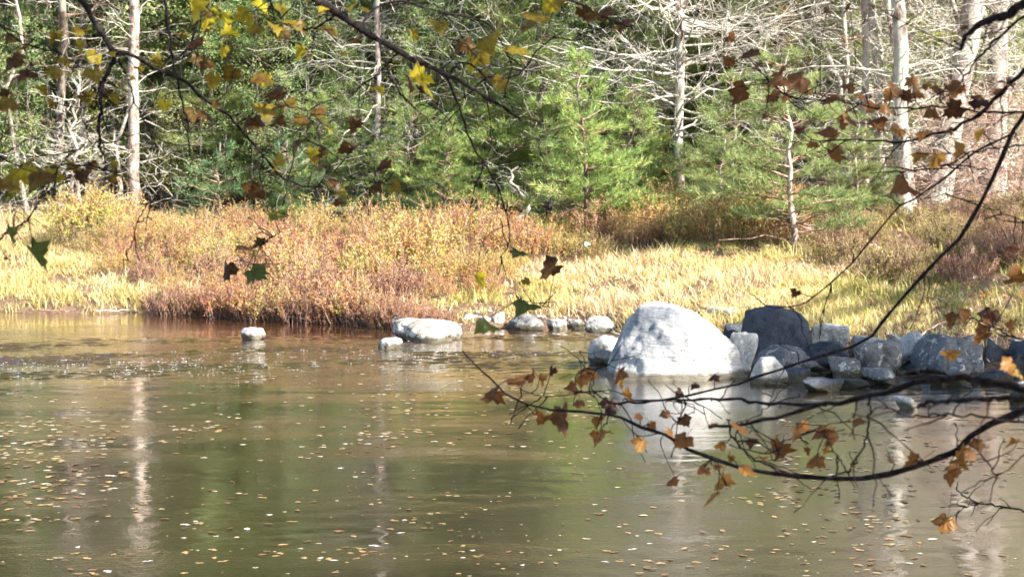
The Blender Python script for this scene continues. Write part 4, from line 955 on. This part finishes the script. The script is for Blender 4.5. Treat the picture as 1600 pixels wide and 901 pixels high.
def near_branch(root, T, pts, wd, Y0, Y1, lv, seed, zat=None, cst=(.1, .6), ext=True, mat='leaf_yellow', n=26, twigs=0):
    rng = np.random.RandomState(seed); b = np.array(root.location)
    k = len(pts); Ys = np.linspace(Y0, Y1, k); P = np.array([at(p[0], p[1], y) for p, y in zip(pts, Ys)]); P = smooth(P, n)
    W = np.interp(np.linspace(0, k - 1, n), [0, k - 1], wd) * .5 * Y0 / F
    W = W * (1 + .18 * np.sin(np.arange(n) * 2.1 + seed)) ; P[1:-1] += rng.normal(0, .0022, (n - 2, 3))
    if ext:
        q = b + interp_path(T, (zat + .25) / (T[-1][2] + .25)); d = nrm(P[1] - P[0]); Lx = np.linalg.norm(q - P[0])
        E = np.array([q, q + (P[0] - q) * .35 + np.array([0, 0, .12 * Lx]), P[0] - d * Lx * .3, P[0]]); E = smooth(E, 14)[:-1]
        P = np.vstack([E, P]); W = np.concatenate([np.linspace(max(W[0] * 2.2, .012), W[0], 13), W])
    tm = MB(); tubes(tm, P - b, W, 7, .5)
    m = MB(); t = P[-n:]
    for (px, py, s, c) in lv:
        t = P[-n:]; Y = None
        u = [(abs(a[0] / a[1] * F * math.cos(PITCH) + CX - px), a[1]) for a in t]; Y = min(u)[1] + rng.normal(0, .08)
        p = at(px, py, Y); s_ = s * Y / F * 1.15
        leaf_add(m, p - b, s_, rng, np.clip(c + rng.normal(0, .06), 0, 1), squash=rng.uniform(.75, 1.0))
        # twig from the leaf stalk to the branch
        j = np.argmin(((t - p) ** 2).sum(1)); dist = np.linalg.norm(t[j] - p)
        if dist > s_ * .8 and dist < .35:
            tw = smooth(np.array([p, (p + t[j]) / 2 + rng.normal(0, dist * .12, 3), t[j]]), 7) - b; tubes(tm, tw, np.linspace(.0008, .0016, 7), 4, .05)
    for q in range(n // 5):
        j = rng.randint(2, n - 1); tt = t[j]; ax = nrm(t[j] - t[j - 1]); d = nrm(ax * .7 + np.array([rng.normal(0, .7), rng.normal(0, .3), rng.normal(-.1, .7)])); L_ = rng.uniform(.03, .16)
        C_ = curve(tt, d, L_, 7, rng, .1, .25); tubes(tm, C_ - b, np.array([.0022, .0018, .0018, .0014, .0013, .001, .0016]), 4, .3)
        if rng.rand() < .35: tubes(tm, curve(C_[3], nrm(d + rng.normal(0, .7, 3)), L_ * .5, 5, rng, .1, .25) - b, np.array([.0014, .0012, .001, .0009, .0014]), 4, .3)
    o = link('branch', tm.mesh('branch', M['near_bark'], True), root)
    if m.n: link('leaves', m.mesh('leaves', M[mat], True), o)
    return o
Y_BR = [  # points (photo px), (w0, w1), depth0, depth1, height on trunk
 ([(120, -12), (160, 55), (178, 90), (160, 130), (155, 200), (158, 245)], (10, 4), 5.2, 5.0, 3.4),
 ([(175, 82), (200, 85), (240, 105), (275, 120), (310, 145), (370, 195), (410, 240), (440, 275), (470, 290), (500, 288), (516, 262)], (7, 2.5), 5.1, 5.6, 0),
 ([(185, 92), (200, 125), (225, 190), (275, 240)], (3.5, 1.5), 5.1, 5.2, 0),
 ([(255, -12), (265, 60), (277, 130), (290, 180), (297, 240), (297, 262)], (5, 1.8), 4.9, 5.2, 3.6),
 ([(318, -12), (310, 30), (295, 70), (285, 95)], (5, 3), 5.4, 5.3, 3.8),
 ([(478, -12), (560, 42), (640, 90), (700, 118), (760, 152), (812, 185)], (13, 4), 5.0, 5.5, 4.0),
 ([(564, 44), (584, 14), (631, 2), (672, 15), (726, 25), (760, 37), (780, 61), (793, 84), (797, 118)], (4.5, 1.6), 5.1, 5.4, 0),
 ([(697, 120), (720, 170), (730, 210), (755, 255), (775, 290), (790, 330), (795, 375), (785, 400), (778, 430)], (4, 1.6), 5.3, 5.7, 0),
 ([(590, 62), (605, 110), (625, 145), (645, 165), (665, 163), (690, 155)], (3, 1.5), 5.1, 5.3, 0),
 ([(622, 82), (590, 115), (545, 150)], (3, 1.5), 5.1, 5.3, 0),
 ([(700, 120), (716, 100), (735, 100), (760, 120), (800, 122), (820, 105), (845, 75), (882, 48)], (4, 2), 5.3, 5.6, 0),
 ([(850, -12), (900, 5), (940, 25), (988, 45)], (5, 4), 5.2, 5.6, 4.4),
 ([(-14, 378), (35, 350), (60, 315), (75, 290)], (4, 2), 4.6, 4.9, 1.9),
 ([(75, 290), (95, 255), (120, 235), (150, 222)], (2.5, 1.5), 4.9, 5.0, 0),
 ([(-14, 235), (40, 262), (110, 258), (165, 268)], (3.5, 1.5), 4.7, 5.0, 2.4),
 ([(440, 362), (414, 378), (396, 400), (392, 412)], (1.6, 1.2), 5.5, 5.5, 0),
 ([(516, 262), (540, 275), (575, 283), (600, 288)], (2, 1.4), 5.6, 5.7, 0),
 ([(370, 195), (400, 175), (440, 165), (480, 175), (510, 195)], (2.5, 1.4), 5.3, 5.5, 0),
 ([(440, 240), (470, 215), (490, 190)], (2, 1.4), 5.5, 5.5, 0),
 ([(418, -12), (440, 30), (490, 45), (530, 20), (560, 42)], (3, 3), 5.4, 5.1, 4.2),
 ([(-14, 30), (40, 70), (100, 85), (160, 130)], (3, 2), 4.8, 5.0, 3.2),
 ([(240, 310), (217, 340), (206, 382), (196, 396)], (2.4, 1.4), 5.3, 5.4, 0),
 ([(860, 480), (845, 476), (822, 470), (806, 462)], (1.8, 1.2), 5.7, 5.7, 0),
 ([(735, 100), (735, 80), (720, 55)], (2, 1.4), 5.4, 5.4, 0),
]
Y_LV = [(300,5,36,.7),(348,22,38,.8),(352,55,28,.7),(385,20,30,.5),(410,5,26,.7),(405,42,28,.3),(437,40,26,.35),(475,38,30,.4),(520,45,30,.2),(475,80,22,.45),(310,60,34,.12),(310,90,28,.2),(285,50,20,.3),(125,45,26,.35),(120,70,22,.35),(150,85,24,.4),(105,95,28,.45),(145,110,30,.4),(20,55,28,.3),(20,90,32,.1),(15,155,34,.3),(90,60,20,.3),(205,120,18,.5),(250,163,28,.45),(335,120,26,.4),(365,110,34,.3),(415,118,34,.3),(395,185,40,.15),(425,170,42,.45),(450,155,36,.25),(475,185,28,.2),(515,198,30,.7),(465,220,34,.2),(482,240,26,.6),(440,248,22,.4),(315,175,34,.12),(60,270,52,.35),(20,275,50,.4),(75,275,34,.4),(115,255,38,.25),(140,255,28,.2),(180,272,32,.35),(10,300,26,.95),(405,295,28,.1),(427,331,34,.9),(50,388,48,.97),(12,360,34,.97),(10,402,13,.02),(395,422,40,.95),(380,385,26,.1),(355,415,30,.1),(412,378,26,.2),(545,10,22,.4),(690,35,34,.35),(755,60,52,.42),(752,82,36,.4),(728,65,36,.25),(660,125,42,.45),(640,128,26,.2),(785,125,34,.4),(592,135,22,.65),(555,190,24,.15),(545,230,26,.1),(588,285,34,.1),(612,288,24,.3),(525,285,22,.2),(525,315,18,.2),(850,25,42,.35),(828,32,28,.3),(865,8,28,.5),(910,15,28,.15),(940,22,32,.15),(968,38,30,.12),(803,390,28,.9),(868,415,36,.05),(745,432,26,.9),(820,437,14,.3),(757,500,36,.97),(815,470,42,.95),(350,75,20,.6),(325,30,24,.6),(240,95,22,.35),(560,60,20,.3),(440,10,24,.5),(505,15,20,.45),(175,150,20,.3),(40,110,28,.2),(60,140,24,.35),(130,150,22,.3),(500,235,20,.15),(575,15,20,.35),(645,50,20,.3),(300,250,18,.3),(340,160,20,.25)]
R_BR = [
 ([(1614, -8), (1575, 25), (1535, 35), (1510, 55), (1500, 78)], (17, 6), 3.8, 4.2, 2.9),
 ([(1614, 12), (1560, 60), (1530, 90), (1500, 130), (1470, 160)], (5, 2), 4.6, 5.0, 2.8),
 ([(1614, 98), (1570, 140), (1530, 180), (1480, 205), (1420, 220), (1380, 222), (1330, 218), (1268, 218)], (8, 2), 4.6, 5.2, 2.6),
 ([(1614, 178), (1546, 174), (1465, 167), (1411, 170), (1347, 165), (1303, 155), (1269, 145)], (4, 1.8), 5.0, 5.4, 2.5),
 ([(1614, 160), (1580, 215), (1540, 300), (1500, 370), (1440, 430), (1390, 490), (1345, 535), (1250, 565), (1180, 590), (1100, 610), (1000, 628), (955, 630)], (8, 3), 4.6, 5.3, 2.4),
 ([(1584, 208), (1520, 240), (1460, 290), (1400, 330), (1340, 400), (1290, 450), (1250, 475), (1210, 480), (1180, 466)], (4, 2), 4.7, 5.4, 0),
 ([(1614, 612), (1560, 600), (1500, 590), (1440, 595), (1370, 615), (1300, 630), (1220, 650), (1150, 662), (1108, 668)], (15, 5), 3.6, 4.2, 1.6),
 ([(1614, 622), (1560, 622), (1480, 625), (1435, 636)], (11, 6), 3.3, 3.6, 1.5),
 ([(1614, 636), (1560, 655), (1510, 690), (1470, 715), (1400, 738), (1330, 748), (1250, 745), (1170, 735), (1100, 712), (1040, 682), (980, 655), (940, 645), (860, 640), (800, 620), (760, 585), (722, 548)], (12, 2.5), 4.3, 5.2, 1.4),
 ([(960, 630), (1040, 626), (1130, 622), (1200, 630), (1290, 632)], (3.5, 5), 5.2, 4.3, 0),
 ([(1360, 620), (1355, 680), (1325, 740)], (4, 3), 4.0, 4.5, 0),
 ([(1288, 676), (1310, 715), (1325, 740)], (2, 2.5), 4.6, 4.5, 0),
 ([(1614, 800), (1560, 790), (1520, 782), (1500, 770), (1494, 762)], (3.5, 2), 5.6, 5.8, 1.3),
 ([(1537, 784), (1510, 790), (1492, 803)], (1.6, 1.4), 5.7, 5.8, 0),
 ([(940, 610), (870, 618), (840, 618), (810, 605)], (2, 1.4), 5.2, 5.2, 0),
 ([(1135, 655), (1150, 690), (1185, 720), (1250, 745)], (3, 3.5), 4.7, 4.6, 0),
 ([(1614, 662), (1500, 648), (1420, 648), (1370, 622)], (4, 3), 4.0, 4.0, 1.35),
 ([(1200, 125), (1235, 150), (1290, 158)], (3, 2), 5.4, 5.3, 0),
 ([(1614, 350), (1560, 330), (1500, 310)], (2, 1.4), 5.0, 5.2, 2.1),
 ([(1614, 540), (1570, 520), (1530, 500), (1480, 490)], (3, 1.6), 4.7, 4.9, 1.9),
 ([(1550, 265), (1490, 262), (1420, 268), (1405, 275)], (2, 1.4), 5.0, 5.2, 0),
 ([(1614, 225), (1550, 232), (1500, 240), (1440, 240)], (3, 1.6), 4.9, 5.1, 2.3),
 ([(1230, 565), (1210, 610), (1195, 640), (1150, 662)], (1.8, 1.6), 5.1, 4.4, 0),
 ([(940, 645), (925, 600), (935, 560), (905, 548)], (1.8, 1.3), 5.2, 5.3, 0),
 ([(1040, 682), (1060, 655), (1085, 640), (1040, 600)], (2, 1.4), 5.1, 5.2, 0),
 ([(1210, 720), (1230, 690), (1290, 665), (1340, 655)], (2.4, 1.6), 4.7, 4.8, 0),
 ([(1614, 700), (1560, 740), (1540, 720), (1500, 715)], (2.2, 1.5), 4.3, 4.4, 1.3),
]
R_LV = [(1139,57,20,.3),(1176,79,34,.3),(1141,94,20,.4),(1327,10,20,.1),(1293,15,12,.1),(1364,8,16,.3),(1505,42,16,.4),(1222,105,16,.4),(1221,121,28,.35),(1252,121,42,.35),(1148,137,30,.35),(1161,148,30,.35),(1198,132,16,.3),(1205,148,22,.3),(1227,152,12,.5),(1262,142,12,.7),(1327,133,24,.4),(1296,153,26,.35),(1347,150,18,.4),(1357,162,28,.35),(1391,138,30,.4),(1424,123,24,.5),(1446,132,14,.5),(1468,138,26,.4),(1499,135,26,.35),(1411,148,22,.15),(1386,164,24,.5),(1458,172,26,.35),(1499,169,34,.1),(1521,157,32,.1),(1556,142,22,.45),(1576,123,24,.1),(1325,180,32,.4),(1375,184,36,.4),(1293,200,36,.45),(1402,199,18,.6),(1438,206,24,.4),(1483,204,16,.3),(1536,209,32,.8),(1245,202,20,.3),(1266,224,22,.3),(1301,235,28,.3),(1320,245,16,.35),(1434,238,24,.8),(1465,243,32,.8),(1505,236,26,.7),(1414,280,44,.35),(1195,180,10,.3),
 (1245,455,16,.3),(1580,386,24,.25),(1580,435,36,.5),(1536,454,18,.2),(1492,494,28,.35),(1515,491,26,.35),(1549,486,32,.35),(1583,503,24,.3),(1542,520,32,.35),(1483,550,30,.7),(1580,567,28,.7),
 (776,610,36,.3),(815,592,34,.35),(831,585,30,.4),(843,590,20,.45),(863,576,16,.1),(907,587,38,.4),(898,599,26,.3),(879,642,48,.2),(849,650,28,.6),(905,627,18,.4),(953,626,32,.02),(930,652,22,.7),(937,674,32,.5),(968,578,32,.3),(985,620,24,.6),(1040,643,20,.4),(1067,652,22,.25),(1000,649,14,.5),(1016,661,16,.5),(1003,688,28,.6),(1072,682,34,.45),(1048,674,22,.4),(1097,732,18,.5),(1056,748,22,.45),
 (1118,587,18,.02),(1118,663,26,.4),(1162,670,34,.5),(1249,663,38,.5),(1129,693,18,.6),(1141,713,12,.6),(1162,730,28,.6),(1130,744,30,.6),(1120,773,34,.6),(1102,730,20,.6),(1221,695,38,.5),(1294,670,38,.45),(1336,659,28,.4),(1249,679,20,.5),(1171,688,20,.2),(1265,702,14,.4),(1278,714,30,.5),(1294,686,26,.5),(1191,714,12,.4),(1434,718,30,.55),(1496,716,42,.55),(1519,706,24,.5),(1532,691,26,.45),(1590,690,28,.6),(1480,809,38,.5),(1060,610,16,.05),(1085,600,14,.05)]
def grow(root, T, BR, LV, mat, seed):
    rg = np.random.RandomState(seed); LV = LV + [(a + rg.normal(0, 16), b_ + rg.normal(0, 12), s_ * rg.uniform(.55, .95), float(np.clip(c + rg.normal(0, .12), 0, .7 if c < .7 else 1))) for a, b_, s_, c in LV if rg.rand() < (.55 if a < 1000 and b_ < 300 else .3) and s_ > 16 and not (300 < b_ < 520)]
    segs = [[] for _ in BR]
    for lv in LV:
        best = None
        for i_, b in enumerate(BR):
            q = smooth(b[0], 30)[:, :2] if len(b[0][0]) == 3 else smooth([(x, y) for x, y in b[0]], 30)
            dd = np.min(np.hypot(q[:, 0] - lv[0], q[:, 1] - lv[1]))
            if best is None or dd < best[0]: best = (dd, i_)
        segs[best[1]].append(lv)
    for i_, b in enumerate(BR):
        near_branch(root, T, b[0], b[1], b[2], b[3], segs[i_], seed + i_, zat=b[4] or None, ext=b[4] > 0, mat=mat)
def zg(x, y): return float(ground(x, y))
ta, Ta = near_tree('maple_tree', (-2.9, 4.4, zg(-2.9, 4.4)), 7.5, .10, 'near maple with yellow leaves whose dark boughs hang in from the top left', (.02, -.04), 1)
grow(ta, Ta, Y_BR, Y_LV, 'leaf_yellow', 400)
tb, Tb = near_tree('maple_tree', (3.3, 3.9, zg(3.3, 3.9)), 8, .12, 'near maple with russet leaves whose dark boughs reach in from the right', (.0, -.04), 2)
grow(tb, Tb, R_BR, R_LV, 'leaf_russet', 500)
def cloud(root, T, centers, mat, seed, n, ls=.085):
    rng = np.random.RandomState(seed); b = np.array(root.location); S = []; P = []
    for (cx, cy, cz, r) in centers:
        c = np.array([cx, cy, cz]) - b
        q = interp_path(T, np.clip((c[2] - .6) / T[-1][2], .3, 1)); S.append(smooth(np.array([q, (q + c) / 2 + [0, 0, .25], c]), 8))
        k = int(n * r ** 3 / 1.0); k = max(k, 60)
        u = rng.normal(0, 1, (k, 3)); u = nrm(u) * (rng.rand(k, 1) ** .4) * r * np.array([1, 1, .6]); P.append(c + u)
        for j in range(8):
            e = c + nrm(rng.normal(0, 1, 3)) * r * np.array([.9, .9, .5]); S.append(smooth(np.array([q * .3 + c * .7, (c + e) / 2, e]), 8))
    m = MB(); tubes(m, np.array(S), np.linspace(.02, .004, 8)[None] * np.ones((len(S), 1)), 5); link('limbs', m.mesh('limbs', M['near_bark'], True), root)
    P = np.concatenate(P); m = MB(); leaves(m, P, ls * rng.uniform(.7, 1.2, len(P)), rng, flat=.8); link('crown', m.mesh('crown', M[mat]), root)
rng = np.random.RandomState(8)
cloud(ta, Ta, [(-2.9 + rng.normal(0, 1.1), 4.0 + rng.normal(0, .9), rng.uniform(4.6, 7.6), rng.uniform(.6, .9)) for _ in range(14)], 'leaf_yellow', 5, 420)
cc = []
for q in range(60): cc.append((rng.uniform(-.3, 6), rng.uniform(.8, 4.6), rng.uniform(4.2, 7.8), rng.uniform(.6, 1.0)))
cloud(tb, Tb, cc, 'leaf_russet', 6, 420)

# the hemlock outside the frame on the right that shades the stone heap
def shade_tree(base, blobs, label, seed):
    root = bpy.data.objects.new('hemlock_tree', None); COL.objects.link(root); root.location = (base[0], base[1], zg(*base)); tag(root, label, 'tree')
    rng = np.random.RandomState(seed); T = trunk_path(11, (0, 0), rng, 12, .05); b = np.array(root.location)
    m = MB(); tubes(m, T, np.linspace(.2, .03, 12), 10, .5); link('trunk', m.mesh('trunk', M['bark_dark'], True), root)
    P = []; S = []
    for (gx_, gy_, gz_, t, r, n) in blobs:      # a clump on the sun ray of a ground point, t metres up the ray
        c = np.array([gx_, gy_, gz_]) + SUN * t - b; u = rng.normal(0, 1, (n, 3)) * r * .5; P.append(c + u)
        q = interp_path(T, np.clip((c[2] - .2) / 11, .1, 1)); S.append(smooth(np.array([q, (q + c) / 2, c]), 8))
    m = MB(); tubes(m, np.array(S), np.linspace(.04, .01, 8)[None] * np.ones((len(S), 1)), 5); link('boughs', m.mesh('boughs', M['twig_brown']), root)
    P = np.concatenate(P); m = MB(); needles(m, P, nrm(rng.normal(0, 1, P.shape)), .13, 7, .018, .8, rng); link('crown', m.mesh('crown', M['dark_needle']), root)
rng = np.random.RandomState(12); bl = []
for q in range(44):
    px = rng.uniform(1225, 1640); Y = rng.uniform(19.2, 20.9); x = (px - CX) / F * Y
    bl.append((x, Y, .25, rng.uniform(8, 13), rng.uniform(.3, .5), 300))
bl += [(2.82, 20.9, .62, 10, .26, 260), (2.6, 20.8, .5, 10.5, .22, 160), (3.0, 21, .6, 11, .25, 200)]
for q in range(26):
    px = rng.uniform(1290, 1640); Y = rng.uniform(13, 17.2); x = (px - CX) / F * Y
    bl.append((x, Y, 0, rng.uniform(8, 14), rng.uniform(.4, .7), 150))
for q in range(16):
    px = rng.uniform(1400, 1660); Y = rng.uniform(22.5, 33); x = (px - CX) / F * Y
    bl.append((x, Y, .5, rng.uniform(10, 14), rng.uniform(.4, .7), 110))
shade_tree((12.2, 16.5), bl, 'hemlock beyond the right edge casting shade on the stone heap', 3)
